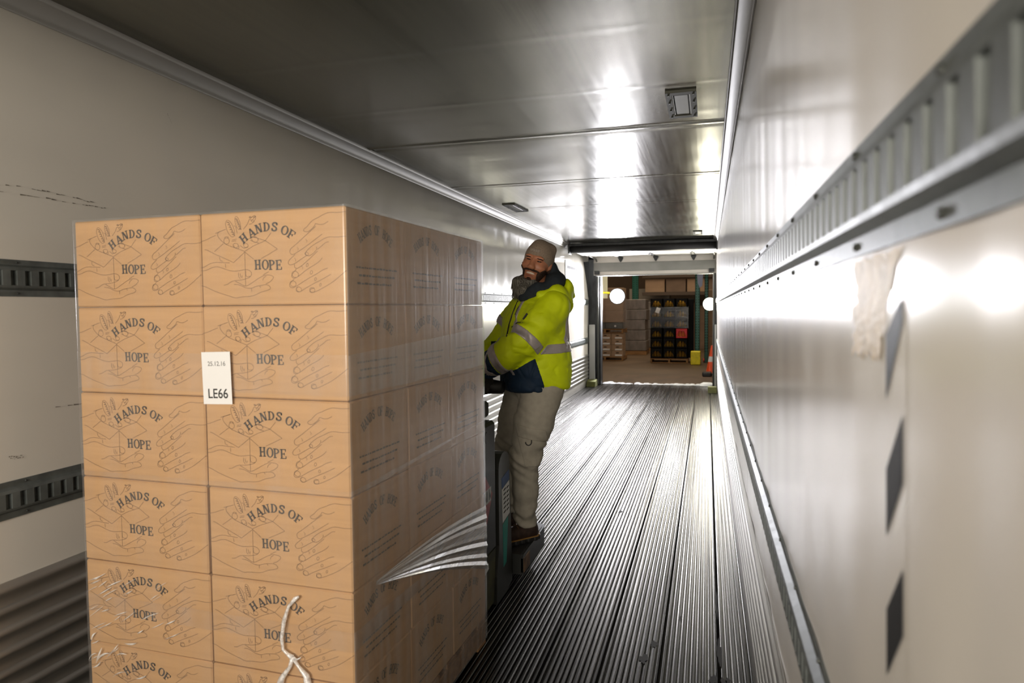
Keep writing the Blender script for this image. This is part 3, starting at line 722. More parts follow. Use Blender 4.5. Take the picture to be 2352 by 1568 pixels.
MB().lathe([(.034, -.012), (.034, .012), (.020, .012), (.020, -.012)], (-1.10, 3.33, .88), 20, 'x').build('hook_ring', m_rubber, jk)
MB().lathe([(.030, 0), (.028, .006)], (-1.041, 3.16, .90), 20, 'x').build('port_hole', m_rubber, jk)
MB().prism([(3.10, .215), (3.19, .235), (3.185, .265), (3.10, .245)], -1.044, -1.043, 'x').build('sticker', m_paper, jk)
# platform with rounded edge
pf = []
for (cx, cy, a0) in ((-1.05, 4.10, 0), (-1.66, 4.10, PI/2)):
    for k in range(7): a = a0+PI/2*k/6; pf.append((cx+.075*math.cos(a), cy+.075*math.sin(a)))
pf = [(-.975, 3.60)]+pf+[(-1.735, 3.60)]
o = MB().prism(pf, .055, .168, 'z').build('platform', m_jack, jk)
MB().prism([(a*.97-.041, b-.012) for a, b in pf], .168, .172, 'z').build('foot_mat', m_rubber, o)
MB().box((-.995, 3.60, .06), (-.972, 3.74, .15), 0, .006).build('rust_plate', mat('rusty_plate', lin((112, 84, 58)), .7, var=.4, vscale=(14, 14, 14)), o)
for wx in (-1.62, -1.10):
    MB().lathe([(.062, -.03), (.070, -.02), (.070, .02), (.062, .03)], (wx, 3.72, .07), 20, 'x').build('wheel', m_rubber, jk)
for fx in (-1.70, -1.30):
    MB().box((fx, 1.95, .045), (fx+.16, 2.985, .088), 0, .01).build('fork', m_jack, jk)
# steering handle
MB().tube([(-1.30, 3.25, 1.03), (-1.29, 3.48, 1.06), (-1.285, 3.66, 1.075)], .032, 12).build('handle_shaft', m_rubber, jk, smooth=True)
MB().tube([(-1.50, 3.70, 1.075), (-1.44, 3.74, 1.085), (-1.29, 3.72, 1.075), (-1.20, 3.745, 1.085), (-1.125, 3.735, 1.08)], [.030, .040, .046, .044, .036], 12).build('grip', m_rubber, jk, smooth=True)

# ------------------------------------------------------------------ dock and warehouse
struct(MB().box((-14, Y1+.34, -.12), (12, 40, -.004)).build('warehouse_floor', m_conc))
tag(MB().box((-2.0, Y1+.345, -.0035), (.1, 15.6, .006), 0, .003).build('dock_plate', mat('dock_steel', lin((92, 74, 58)), .5, .4, .5, var=.3, vscale=(3, 1, 3))), 'worn steel dock leveller plate beyond the sill', 'dock plate')
struct(MB().box((-14, 30, -.1), (12, 30.2, 7)).build('wall_warehouse_back', mat('warehouse_wall', lin((120, 100, 82)), .8, var=.15, vscale=(.5, .5, .7))))
struct(MB().box((-14, Y1+.12, 6.9), (12, 30.2, 7.1)).build('ceiling_warehouse', mat('warehouse_roof', (.10, .095, .09), .8)))
struct(MB().box((-14.2, Y1+.12, -.1), (-14, 30.2, 7)).box((12, Y1+.12, -.1), (12.2, 30.2, 7)).build('wall_warehouse_sides', MATS['warehouse_wall']))
m_dockwall = mat('dock_wall', lin((128, 120, 112)), .8, var=.1)
struct(MB().box((-14, Y1+.12, -.1), (WL-.05, Y1+.34, 7)).box((.27, Y1+.12, -.1), (12, Y1+.34, 7)).box((WL-.05, Y1+.201, 2.76), (.27, Y1+.34, 7)).build('wall_dock', m_dockwall))
# dock loading lamps: head, rim, glowing lens and an arm
def dock_lamp(p, tgt, col, power, rad, label, arm, spread):
    t = thing('dock_lamp', label, 'lamp', p, 0, 'dock loading lamps')
    q = (Vector(tgt)-Vector(p)).to_track_quat('-Y', 'Z'); t.rotation_euler = q.to_euler()
    MB().lathe([(rad*.45, .16), (rad*.8, .12), (rad*1.08, .03), (rad*1.08, -.02), (rad*1.0, -.02), (rad*.98, .0)], (0, 0, 0), 28, 'y').build('lamp_head', m_dark, t, smooth=True)
    me_ = emis('lamp_glow_'+label[:6], col, 12); me_.cycles.emission_sampling = 'NONE'
    MB().lathe([(rad*.97, -.004), (rad*.9, -.018), (rad*.5, -.026), (rad*.1, -.028)], (0, 0, 0), 28, 'y').build('lens', me_, t, smooth=True)
    MB().tube([(0, 0, 0), *arm], .022, 10).build('lamp_arm', m_yellow, t, smooth=True)
    l = bpy.data.lights.new('lamp_light', 'AREA'); l.shape = 'DISK'; l.size = 2*rad*.97; l.energy = power; l.color = col; l.spread = math.radians(spread)
    o = bpy.data.objects.new('lamp_light', l); COL.objects.link(o); o.parent = t; o.location = (0, -.032, 0); o.rotation_euler = (-PI/2, 0, 0)
    return t
L1 = (-1.80, 14.3, 1.778); L2 = (.048, 14.3, 1.596)
dock_lamp(L1, (-2.1, 8.0, 1.3), (.95, .94, 1), 340, .155, 'white dock lamp glaring at the left of the doorway', [(.0, .16, .04), (-.25, .12, .07), (-.60, .0, .09)], 150)
dock_lamp(L2, (-.6, 6.0, 1.2), (1, .95, .74), 48, .13, 'yellowish dock lamp at the right edge of the doorway', [(.0, .16, .04), (.2, .12, .07), (.5, .0, .09)], 170)

def carton_far(a, b, m, lab, grp, parts=0):
    o = MB().box(a, b, 0, .008).build('cardboard_box', m); tag(o, lab, 'carton', grp)
    xc = (a[0]+b[0])/2; wd = b[0]-a[0]; hh = b[2]-a[2]; y = a[1]-.001
    if parts:
        MB().box((xc-wd*.10, y-.001, a[2]+hh*.55), (xc+wd*.14, y+.002, a[2]+hh*.70)).build('hand_hole', m_black, o)
        MB().box((xc-wd*.18, y-.0015, a[2]+hh*.08), (xc+wd*.40, y+.001, a[2]+hh*.34)).build('label_sheet', m_paper, o)
    return o
def small_pallet(x0, x1, y0, z0, lab, depth=1.0):
    p = thing('wooden_pallet', lab, 'pallet', (0, y0, z0))
    n = 5
    for k in range(n):
        yy = depth*k/(n-1)*.9; MB().box((x0, yy, .10), (x1, yy+.1, .125)).build('deck_board', m_wood, p); 
    for yy in (0, depth*.9): MB().box((x0, yy, .0), (x1, yy+.1, .02)).build('bottom_board', m_wood, p)
    for q in range(3):
        xx = x0+(x1-x0-.05)*q/2; MB().box((xx, 0, .02), (xx+.05, depth, .10)).build('stringer', m_wood, p)
    return p
# left stack: low cartons on a pallet, a second pallet of taller cartons above
small_pallet(-3.40, -2.335, 19.9, 0, 'pallet on the floor under the low produce cartons')
rows4 = ['lowest', 'second', 'third', 'highest']
for k in range(4):
    for c in range(3):
        a = -3.40+c*.355
        carton_far((a+.004, 19.91, .127+k*.168), (a+.351, 20.5, .127+k*.168+.164), m_brown, 'low produce carton with slots, %s row, %s column on the left pallet' % (rows4[k], ('hidden left', 'left', 'right')[c]), 'produce cartons on the left pallet', 1)
small_pallet(-3.40, -2.335, 19.9, .80, 'upper pallet resting on the produce cartons')
for c in range(2):
    a = -3.40+.53*c
    o = MB().box((a+.004, 19.93, .927), (a+.526, 20.6, 1.115), 0, .02).build('plastic_tub', mat('tub_grey', (.10, .11, .11), .3, var=.3)); tag(o, 'grey plastic tub on the upper pallet, %s' % ('left' if c == 0 else 'right'), 'tub', 'tubs on the upper pallet')
    MB().lathe([(.03, -.01), (.028, .0)], (a+.30, 19.925, 1.01), 12, 'y').build('cap', m_paper, o)
    for k in range(3):
        carton_far((a+.004, 19.92, 1.117+k*.335), (a+.526, 20.7, 1.117+k*.335+.33), m_brown, 'wrapped tall carton above the tubs, %s tier, %s' % (('lower', 'middle', 'upper')[k], 'left' if c == 0 else 'right'), 'tall cartons on the upper pallet')
o = tag(MB().box((-3.42, 19.885, .93), (-2.315, 20.75, 1.80)).build('pallet_film', film('far_film', .06, 1.2, .15, (4, 4, 16), .004)), 'shiny stretch film around the tall cartons at left', 'film')
# grey wrapped stacks further back along the aisle
for i, (x0, x1, y0, z1) in enumerate(((-2.30, -1.9, 22.6, 1.82), (-2.25, -1.62, 24.6, 1.75), (-2.2, -1.4, 27.6, 2.3))):
    t = thing('wrapped_stack', ('grey film-wrapped stack beside the left aisle, nearest', 'second wrapped stack further along the left aisle', 'cream carton stack at the end of the aisle')[i], 'pallet load', (0, y0, 0), 0, 'stacks along the aisle')
    small = MB().box((x0-.8, 0, .0), (x1, 1.1, .12)).build('pallet_base', m_wood, t)
    n = 5
    for k in range(n):
        h = (z1-.13)/n
        MB().box((x0-.8, .0, .13+k*h), (x1-.02*((k*7) % 3), 1.1, .13+(k+1)*h-.01), 0, .012).build('carton', (mat('grey_wrapped', lin((120, 112, 106)), .35, var=.25, vscale=(8, 8, 3), bump=.006, bscale=(10, 10, 4)) if i < 2 else mat('cream_carton', lin((190, 180, 165)), .6)), t)
# milk crates with yellow bottles, three columns by six rows
CW, CH = .337, .276
def crate_mesh():
    mb = MB(); w_, h, d = CW/2-.004, CH-.004, .33; t = .02
    mb.box((-w_, 0, 0), (-w_+t, d, h)).box((w_-t, 0, 0), (w_, d, h)).box((-w_, 0, 0), (w_, d, t)).box((-w_, d-t, 0), (w_, d, h))
    a, b = -w_+.045, w_-.045; z0, z1 = .05, h-.06
    mb.box((-w_, 0, 0), (w_, .02, z0)).box((-w_, 0, z1), (w_, .02, h)).box((-w_, 0, z0), (a, .02, z1)).box((b, 0, z0), (w_, .02, z1))
    mb.add([(a, -.001, z1), (a+.045, -.001, z1), (a, -.001, z0+.03)], [(0, 1, 2)]); mb.add([(b, -.001, z1), (b-.045, -.001, z1), (b, -.001, z0+.03)], [(0, 1, 2)])
    for k in range(-3, 9):
        for s in (1, -1):
            xx0 = a+(b-a)*k/6; dz = z1-z0; p0 = [xx0, z0]; p1 = [xx0+s*dz*.8, z1]
            if s < 0: p0[0] += .0
            pts = []
            for q in range(9):
                u = q/8; X = p0[0]+(p1[0]-p0[0])*u; Z = z0+dz*u
                if a <= X <= b: pts.append((X, .004, Z))
            if len(pts) > 1: mb.tube([pts[0], pts[-1]], .0045, 4)
    return mb
cm_b = crate_mesh().mesh('milk_crate', m_black); cm_r = crate_mesh().mesh('milk_crate', m_red)
m_bott = mat('yellow_bottle', lin((246, 190, 40)), .45, var=.15, vscale=(10, 10, 10))
mb = MB(); r = random.Random(6)
for q in range(4):
    xx = -CW/2+.055+q*.075; hh = .15+.04*r.random()
    mb.lathe([(.033, .022), (.034, .03+hh*.6), (.026, .03+hh*.85), (.014, .03+hh)], (xx, .07, 0), 10)
bm_ = mb.mesh('bottle', m_bott, True)
small_pallet(-1.52, -.495, 19.3, 0, 'pallet on the floor under the milk crates', .8)
rn = ['bottom', 'fifth', 'fourth', 'third', 'second', 'top']
for k in range(6):
    for c in range(3):
        red = (k == 2 and c == 2)
        o = obj('milk_crate', cm_r if red else cm_b, None, (-1.515+CW*(c+.5), 19.3+(.0 if not red else -.01), .127+k*CH))
        tag(o, 'red milk crate of yellow bottles in the crate stack' if red else 'black milk crate of yellow bottles, %s row of the stack%s, %s column' % (rn[k], '' if k in (0, 5) else ' from the top', ('left', 'middle', 'right')[c]), 'crate', 'milk crates on the pallet')
        obj('bottles', bm_, o)
o = tag(MB().box((-1.513, 19.635, .127), (-.36, 20.2, 1.77), 0, .01).build('crate_block', m_black), 'dark back row of crates behind the front milk crates', 'crate')
tag(MB().box((-1.535, 19.27, .97), (-.49, 19.64, 1.55)).build('pallet_film', film('far_film2', .02, .5, .15, (3, 3, 30), .003)), 'clear film band around the middle rows of milk crates', 'film')
tag(MB().box((-.055, -.001, -.075), (.055, .001, .075)).build('paper_tag', m_paper, None, loc=(-1.31, 19.262, 1.46), rot=(0, .35, 0)), 'white paper tag hanging on the milk crate film', 'tag')
# pallet rack: green uprights with holes, beams, yellow guard
def upright(x, y, wd, h, lab):
    t = thing('rack_upright', lab, 'rack', (x, y, 0), 0, 'green pallet rack uprights')
    MB().box((-wd/2, 0, 0), (wd/2, .012, h)).box((-wd/2, 0, 0), (-wd/2+.01, .08, h)).box((wd/2-.01, 0, 0), (wd/2, .08, h)).build('post', m_green, t)
    mb = MB()
    z = .3
    while z < min(h, 3.2):
        for s in (-1, 1): mb.box((s*wd*.25-.010, -.0015, z), (s*wd*.25+.010, .001, z+.03))
        z += .075
    o = mb.build('slot_holes', m_black, t); o['kind'] = 'stuff'
    MB().box((-wd/2-.03, -.03, 0), (wd/2+.03, .1, .012)).build('foot_plate', m_dark, t)
    return t
upright(-.255, 19.40, .13, 4.5, 'green perforated rack upright behind the yellow guard')
upright(-.02, 19.6, .10, 4.5, 'thinner green rack upright right of the perforated one')
upright(-2.40, 24.0, .22, 4.5, 'dark green rack upright in the left background')
tag(MB().box((-.42, 18.80, .001), (-.165, 19.1, .36), 0, .015).build('rack_guard', m_yellow), 'yellow painted rack guard block on the warehouse floor', 'guard')
tag(MB().add([(-.28, 19.38, 2.55), (-.10, 19.38, 2.55), (-.13, 19.38, 2.12), (-.20, 19.38, 2.06), (-.25, 19.38, 2.2)], [(0, 1, 2, 3, 4)]).build('paper_tag', mat('blue_paper', lin((150, 160, 190)), .6)), 'torn pale blue sheet hanging on the green upright', 'tag')
for i, (z, y) in enumerate(((1.98, 25.5), (2.62, 25.5), (3.4, 25.5))):
    tag(MB().box((-2.3, y, z), (1.5, y+.05, z+.12), 0, .004).build('rack_beam', mat('beam_brown', lin((86, 72, 60)), .6)), '%s brown rack beam in the background' % ('lowest', 'middle', 'highest')[i], 'beam', 'rack beams')
    for c in range(5):
        carton_far((-2.2+c*.75, 25.6, z+.121), (-2.2+c*.75+.70, 26.4, z+.121+(.48 if i < 2 else .8)), m_brown2 if (c+i) % 2 else m_brown, 'background carton on the %s rack beam, %s from the left' % (('lowest', 'middle', 'highest')[i], ('first', 'second', 'third', 'fourth', 'fifth')[c]), 'cartons on the far rack')
for k in range(4):
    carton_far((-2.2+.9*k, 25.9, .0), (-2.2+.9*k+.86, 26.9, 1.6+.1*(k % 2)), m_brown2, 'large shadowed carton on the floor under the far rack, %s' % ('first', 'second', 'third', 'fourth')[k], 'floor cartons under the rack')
# column of cartons by the right door post
for k in range(6):
    carton_far((-.07, 19.98, .05+k*.33), (.45, 20.6, .05+k*.33+.326), m_brown, 'plain carton in the column behind the cone, %s from the floor' % ('first', 'second', 'third', 'fourth', 'fifth', 'sixth')[k], 'carton column by the right post')
tag(MB().box((-.10, 19.9, .0), (.5, 20.6, .048), 0, .006).build('slip_sheet', m_red), 'red slip sheet under the carton column', 'sheet')
# traffic cone
cn = thing('traffic_cone', 'orange traffic cone with white collar by the right door post', 'cone', (.115, 16.1, 0))
MB().box((-.18, -.18, 0), (.18, .18, .05), 0, .02).build('base', m_rubber, cn)
MB().lathe([(.135, .05), (.092, .30)], (0, 0, 0), 24).lathe([(.070, .42), (.026, .66), (.018, .67)], (0, 0, 0), 24).build('cone_body', m_orange, cn, smooth=False)
MB().lathe([(.0925, .30), (.0705, .42)], (0, 0, 0), 24).build('collar', m_paper, cn)
tag(MB().box((-.10, 15.55, .006), (.10, 15.85, .10), 0, .02).build('rubber_bumper', m_rubber), 'black rubber bumper block beside the cone', 'bumper')
tag(MB().add([(-3.05, 15.4, 1.75), (-2.16, 15.4, 1.75), (-2.16, 15.4, 2.5), (-3.05, 15.4, 2.5)]+[(-3.05, 15.43, 1.75), (-2.16, 15.43, 1.75), (-2.16, 15.43, 2.5), (-3.05, 15.43, 2.5)], [(0, 1, 2, 3), (4, 5, 6, 7), (0, 1, 5, 4), (1, 2, 6, 5), (2, 3, 7, 6), (3, 0, 4, 7)]).build('sign_board', mat('board_cream', lin((246, 236, 190)), .5)), 'cream board at the left edge of the doorway', 'board')
#PART3
# ------------------------------------------------------------------ the person (implicit surfaces turned into meshes)
F32 = np.float32
def surfnet(fn, lo, hi, h):
    """naive surface nets of fn(P)<0 in the box lo..hi; returns verts, quads"""
    lo = np.array(lo, F32); n = np.ceil((np.array(hi)-lo)/h).astype(int)+1
    ax = [lo[i]+h*np.arange(n[i], dtype=F32) for i in range(3)]
    G = np.stack(np.meshgrid(*ax, indexing='ij'), -1).reshape(-1, 3)
    V = np.empty(len(G), F32)
    for s in range(0, len(G), 400000): V[s:s+400000] = fn(G[s:s+400000])
    V = V.reshape(n); S = V < 0
    nx, ny, nz = n
    acc = np.zeros((nx-1, ny-1, nz-1, 3), F32); cnt = np.zeros((nx-1, ny-1, nz-1), F32)
    corners = [(i, j, k) for i in (0, 1) for j in (0, 1) for k in (0, 1)]
    def sl(A, c): return A[c[0]:nx-1+c[0], c[1]:ny-1+c[1], c[2]:nz-1+c[2]]
    for c in corners:
        for d in range(3):
            if c[d] == 0:
                e = list(c); e[d] = 1
                a, b = sl(V, c), sl(V, e); m = (a < 0) != (b < 0)
                t = np.where(m, a/np.where(a-b == 0, 1, a-b), 0)
                for q in range(3):
                    acc[..., q] += np.where(m, c[q]+(t if q == d else 0), 0)
                cnt += m
    act = cnt > 0; idx = -np.ones(act.shape, int); idx[act] = np.arange(act.sum())
    ijk = np.argwhere(act); vs = lo+h*(ijk+acc[act]/cnt[act][:, None])
    quads = []
    for d in range(3):
        u, v = (d+1) % 3, (d+2) % 3
        A = np.take(S, range(0, n[d]-1), d); B = np.take(S, range(1, n[d]), d); m = A != B
        pos = np.argwhere(m); pos = pos[(pos[:, u] > 0) & (pos[:, v] > 0) & (pos[:, u] < n[u]-1) & (pos[:, v] < n[v]-1)]
        if not len(pos): continue
        fl = A[tuple(pos.T)]
        def cell(du, dv):
            p = pos.copy(); p[:, u] -= du; p[:, v] -= dv; return idx[tuple(p.T)]
        q = np.stack([cell(0, 0), cell(1, 0), cell(1, 1), cell(0, 1)], 1)
        q[~fl] = q[~fl][:, ::-1]; quads.append(q)
    return vs, np.concatenate(quads) if quads else np.zeros((0, 4), int)
def sdf_obj(name, fn, lo, hi, h, m, parent=None, relax=1):
    vs, q = surfnet(fn, lo, hi, h)
    me = bpy.data.meshes.new(name); me.from_pydata(vs.tolist(), [], q[:, ::-1].tolist()); me.materials.append(m)
    if relax:
        bm = bmesh.new(); bm.from_mesh(me)
        for _ in range(relax): bmesh.ops.smooth_vert(bm, verts=bm.verts, factor=.5, use_axis_x=True, use_axis_y=True, use_axis_z=True)
        bmesh.ops.recalc_face_normals(bm, faces=bm.faces)
        bm.to_mesh(me); bm.free()
    me.polygons.foreach_set('use_smooth', [True]*len(me.polygons)); me.update()
    return obj(name, me, parent)
def A3(*p): return np.array(p, F32)
def cap(P, a, b, ra, rb):
    a, b = A3(*a), A3(*b); d = b-a; t = np.clip(((P-a)@d)/(d@d), 0, 1)
    return np.linalg.norm(P-a-t[:, None]*d, axis=1)-(ra+(rb-ra)*t)
def ell(P, c, rad, B=None):
    q = P-A3(*c)
    if B is not None: q = q@B.T
    rad = A3(*rad); k0 = np.linalg.norm(q/rad, axis=1); k1 = np.linalg.norm(q/(rad*rad), axis=1)
    return k0*(k0-1)/np.maximum(k1, 1e-6)
def smin(a, b, k):
    h = np.clip(.5+.5*(b-a)/k, 0, 1); return b*(1-h)+a*h-k*h*(1-h)
def smax(a, b, k): return -smin(-a, -b, k)
def plane(P, p, n):
    n = A3(*n); n = n/np.linalg.norm(n); return (P-A3(*p))@n
def wob(P, f, seed, n=7):
    r = np.random.RandomState(seed); o = np.zeros(len(P), F32)
    for _ in range(n):
        d = r.normal(size=3); d /= np.linalg.norm(d); o += np.sin(P@(d*f*r.uniform(.6, 1.6)).astype(F32)+r.uniform(0, 6)).astype(F32)
    return o/n
def crease(P, f, seed, depth, wd):
    v = wob(P, f, seed, 5); m = .5+.5*wob(P, f*.6, seed+1, 3)*1.6
    return depth*np.exp(-(v/wd)**2)*np.clip(m, 0, 1)
def chain(P, pts, k=.03):
    o = None
    for (a, ra), (b, rb) in zip(pts, pts[1:]):
        d = cap(P, a, b, ra, rb); o = d if o is None else smin(o, d, k)
    return o

PO = Vector((-1.019, 3.894, .172)); PR = YAW
# local frame: x = picture right, y = away, z = up
Fd = np.array([-.906, -.423, 0], F32); Ld = np.array([.423, -.906, 0], F32)     # facing, his left
SHL = (.150, -.165, 1.375); ELL = (-.025, -.245, 1.178); WRL = (-.225, -.165, 1.035)
SHR = (-.01, .185, 1.375); ELR = (-.16, .22, 1.13); WRR = (-.30, .06, 1.03)
HIPL = (.085, -.085, .90); KNL = (-.025, -.10, .50); ANL = (-.020, -.06, .105)
HIPR = (-.005, .09, .90); KNR = (-.125, .10, .51); ANR = (-.15, .14, .105)
# head frame
def _basis():
    roll = math.radians(17); yw = math.radians(18); pt = math.radians(2)
    f = np.array([-math.sin(yw), -math.cos(yw), 0.]); u = np.array([0, 0, 1.]); s = np.cross(f, u)   # s: towards picture right... 
    s = -s if s[0] < 0 else s
    f, u = f*math.cos(pt)-u*math.sin(pt), u*math.cos(pt)+f*math.sin(pt)
    c, t = math.cos(roll), math.sin(roll); Rm = np.array([[c, 0, t], [0, 1, 0], [-t, 0, c]])
    return np.array([Rm@s, Rm@f, Rm@u], F32)
HB = _basis(); HCN = A3(.062, -.015, 1.625)
def H(P): return (P-HCN)@HB.T           # head coords: a right, b forward, c up
def hw(a, b, c): return tuple((HCN+np.array([a, b, c], F32)@HB).tolist())

def head_sdf(P):
    q = H(P)
    d = ell(q, (0, -.012, .028), (.076, .096, .098))
    d = smin(d, ell(q, (0, .020, -.030), (.066, .070, .080)), .03)          # face mass
    d = smin(d, ell(q, (0, .040, -.090), (.040, .046, .034)), .03)          # jaw, chin
    for s in (-1, 1):
        d = smin(d, ell(q, (s*.042, .056, -.028), (.028, .024, .022)), .018)    # cheeks lifted by the smile
        d = smin(d, ell(q, (s*.030, .080, .026), (.026, .010, .009)), .012)     # brow
        d = smax(d, -ell(q, (s*.031, .100, .006), (.019, .020, .010)), .012)    # sockets
        d = smin(d, ell(q, (s*.079, -.012, -.008), (.010, .022, .032)), .006)   # ears
        d = smin(d, ell(q, (s*.012, .098, -.036), (.010, .012, .009)), .006)    # nostrils
    d = smin(d, cap(q, (0, .084, .015), (0, .106, -.030), .010, .0135), .012)     # nose
    d = smin(d, ell(q, (0, .082, -.058), (.030, .016, .008)), .008)         # upper lip
    d = smin(d, ell(q, (0, .078, -.088), (.024, .014, .006)), .010)         # lower lip
    d = smax(d, -ell(q, (0, .098, -.071), (.035, .024, .0120)), .004)     # smiling mouth
    return d
def body_sdf(P):
    d = head_sdf(P)
    d = smin(d, cap(P, (.075, .02, 1.42), hw(0, -.02, -.06), .058, .055), .03)
    d = smin(d, cap(P, (.06, .0, 1.0), (.065, .0, 1.30), .12, .12), .04)
    d = smin(d, cap(P, SHL, SHR, .055, .055), .05)
    for pts in (((SHL, .055), (ELL, .042), (WRL, .030)), ((SHR, .055), (ELR, .042), (WRR, .030))): d = smin(d, chain(P, pts), .03)
    d = smin(d, cap(P, HIPL, HIPR, .09, .09), .04)
    for pts in (((HIPL, .085), (KNL, .055), (ANL, .040)), ((HIPR, .085), (KNR, .055), (ANR, .040))): d = smin(d, chain(P, pts), .03)
    return d
m_skin = mat('skin', lin((186, 124, 92)), .45, 0, .5, var=.10, vscale=(40, 40, 40))
m_skin.node_tree.nodes['Principled BSDF'].inputs['Subsurface Weight'].default_value = .08
m_skin.node_tree.nodes['Principled BSDF'].inputs['Subsurface Radius'].default_value = (.012, .005, .003)
# body: fine head, coarser rest, welded as one surface by sampling at one pitch
person = sdf_obj('person', body_sdf, (-.42, -.36, .03), (.36, .34, 1.80), .0075, m_skin, None, 1)
tag(person, 'man in high-visibility jacket and beanie riding the pallet jack, smiling at the camera', 'person')
person.location = PO; person.rotation_euler = (0, 0, PR)
# the face needs a finer skin: a child shell right on the head
face = sdf_obj('head', lambda P: smax(head_sdf(P)-.0012, plane(P, hw(0, 0, -.115), HB[2]*-1), .004), (-.07, -.16, 1.48), (.19, .12, 1.78), .0032, m_skin, person, 1)

# beanie
def beanie_sdf(P):
    q = H(P)
    d = ell(q, (0, -.016, .030), (.087, .107, .104))
    d = smin(d, ell(q, (.042, -.045, .098), (.034, .040, .030)), .03)
    d = smin(d, ell(q, (-.020, -.020, .108), (.034, .040, .026)), .03)
    d = d+.0018*wob(P, 60, 5)
    edge = q[:, 2]-(.032-.040*(np.abs(q[:, 0])/.08)**2*1.0+np.where(q[:, 1] < .03, (q[:, 1]-.03)*.85, 0))
    d = smax(d, -edge, .006)
    return d
m_hat = mat('beanie_knit', lin((142, 126, 110)), .9, 0, .2, var=.12, vscale=(120, 120, 120), bump=.002, bscale=(260, 260, 140))
hat = sdf_obj('beanie', beanie_sdf, (-.09, -.17, 1.50), (.24, .16, 1.80), .0042, m_hat, person, 1)
# stitched patch on the hat front
def patch_sdf(P):
    q = H(P); d = beanie_sdf(P)-.0022
    return smax(d, smax(np.abs(q[:, 0]+.012)-.034, np.abs(q[:, 2]-.064)-.010, .002), .002)
sdf_obj('stitched_patch', patch_sdf, (-.03, -.17, 1.60), (.16, 0, 1.76), .003, mat('patch_thread', lin((170, 156, 142)), .8, var=.25, vscale=(200, 30, 200), col2=lin((120, 106, 94))), hat, 0)
# facial features
m_hair = mat('dark_hair', lin((34, 27, 24)), .65, 0, .3, var=.3, vscale=(150, 150, 150))
for s in (-1, 1):
    sdf_obj('eyebrow', lambda P, s=s: smax(head_sdf(P)-.0012, ell(H(P), (s*.034, .085, .0205+.0), (.024, .03, .0060)), .001), (-.05, -.16, 1.58), (.14, .05, 1.72), .0028, m_hair, person, 0)
    def eye(P, s=s):
        q = H(P); return ell(q, (s*.031, .079, .0065+.0), (.0155, .0085, .0042))
    sdf_obj('eye', eye, (-.04, -.16, 1.58), (.13, .05, 1.70), .0022, mat('eye_dark', lin((38, 26, 22)), .25), person, 0)
    sdf_obj('upper_eyelid', lambda P, s=s: smax(ell(H(P), (s*.031, .077, .0135), (.020, .012, .0062)), -ell(H(P), (s*.031, .088, .004), (.018, .013, .0050)), .002), (-.04, -.16, 1.58), (.13, .05, 1.70), .0022, m_skin, person, 0)
sdf_obj('teeth', lambda P: smax(ell(H(P), (0, .070, -.068), (.033, .019, .0095)), -ell(H(P), (0, .090, -.0835), (.045, .035, .0085)), .002), (-.05, -.16, 1.52), (.1, .05, 1.62), .0022, mat('teeth', lin((232, 218, 200)), .3), person, 0)
sdf_obj('lower_lip', lambda P: smax(head_sdf(P)-.0022, ell(H(P), (0, .085, -.086), (.026, .03, .0042)), .002), (-.06, -.16, 1.50), (.11, .05, 1.60), .0025, mat('lip', lin((156, 92, 78)), .4), person, 0)
# beard: moustache, jaw line and a long brush of hair with strands
def beard_core(P):
    long = chain(P, [(hw(.014, .046, -.108), .032), (hw(-.005, .045, -.140), .040), ((-.022, -.105, 1.455), .034), ((-.030, -.10, 1.425), .014)], .03)
    side = chain(P, [(hw(-.045, .02, -.095), .018), ((-.058, -.07, 1.515), .026), ((-.066, -.07, 1.465), .022)], .02)
    lng = smin(long, side, .035)+.0025*wob(P*A3(1.8, 1.8, .35), 120, 8)
    return lng
def stubble_core(P):
    q = H(P); hd = head_sdf(P)
    jaw = smax(hd-.005-.002*wob(P, 140, 3), smax(q[:, 2]+.062-.95*np.maximum(0, np.abs(q[:, 0])-.040), -(np.abs(q[:, 0])-.036)+np.where(q[:, 2] < -.104, -.05, 0), .008), .006)
    jaw = smax(jaw, q[:, 1]*-1-.035, .005)
    mous = smax(hd-.005, smin(ell(q, (-.021, .085, -.051), (.023, .03, .0070)), ell(q, (.021, .085, -.051), (.023, .03, .0070)), .01), .003)
    for s in (-1, 1): mous = smin(mous, smax(hd-.004, ell(q, (s*.045, .07, -.068), (.0065, .04, .019)), .003), .006)
    goat = smax(hd-.005, ell(q, (0, .085, -.100), (.014, .03, .007)), .003)
    return smin(smin(jaw, mous, .004), goat, .004)
m_beard = mat('beard_hair', lin((84, 82, 76)), .75, 0, .3, col2=lin((160, 156, 146)), vscale=(170, 170, 10), thr=(.42, .72), bump=.004, bscale=(240, 240, 30))
sdf_obj('moustache', stubble_core, (-.10, -.18, 1.46), (.17, .06, 1.64), .0034, mat('moustache_hair', lin((66, 50, 42)), .8, 0, .2, var=.4, vscale=(150, 150, 60), bump=.002, bscale=(300, 300, 80)), person, 0)
beard = sdf_obj('beard', beard_core, (-.16, -.18, 1.32), (.17, .06, 1.64), .0038, m_beard, person, 0)
r = random.Random(21); mb = MB()
bv = [v for v in beard.data.vertices if v.co.z < 1.525 and v.normal.y < .5]
for k in range(900):
    v = r.choice(bv); p = v.co+v.normal*.0005; n = v.normal
    fl = Vector((-.22+r.uniform(-.25, .2)+.5*min(0, v.co.x+.02)*6, -.05, -1)); fl = (fl-n*fl.dot(n)*.85).normalized()
    ln = r.uniform(.022, .05); dn = Vector((r.uniform(-.3, .1), r.uniform(-.15, .15), -.8))
    pts = [p, p+fl*ln*.35+n*.0022, p+fl*ln*.7+n*.003, p+fl*ln*.9+dn*ln*.25+n*.003]
    mb.tube(pts, [.0010, .0012, .0009, .0003], 3, 0, False)
o = mb.build('beard_strands', m_beard, beard); o['kind'] = 'stuff'

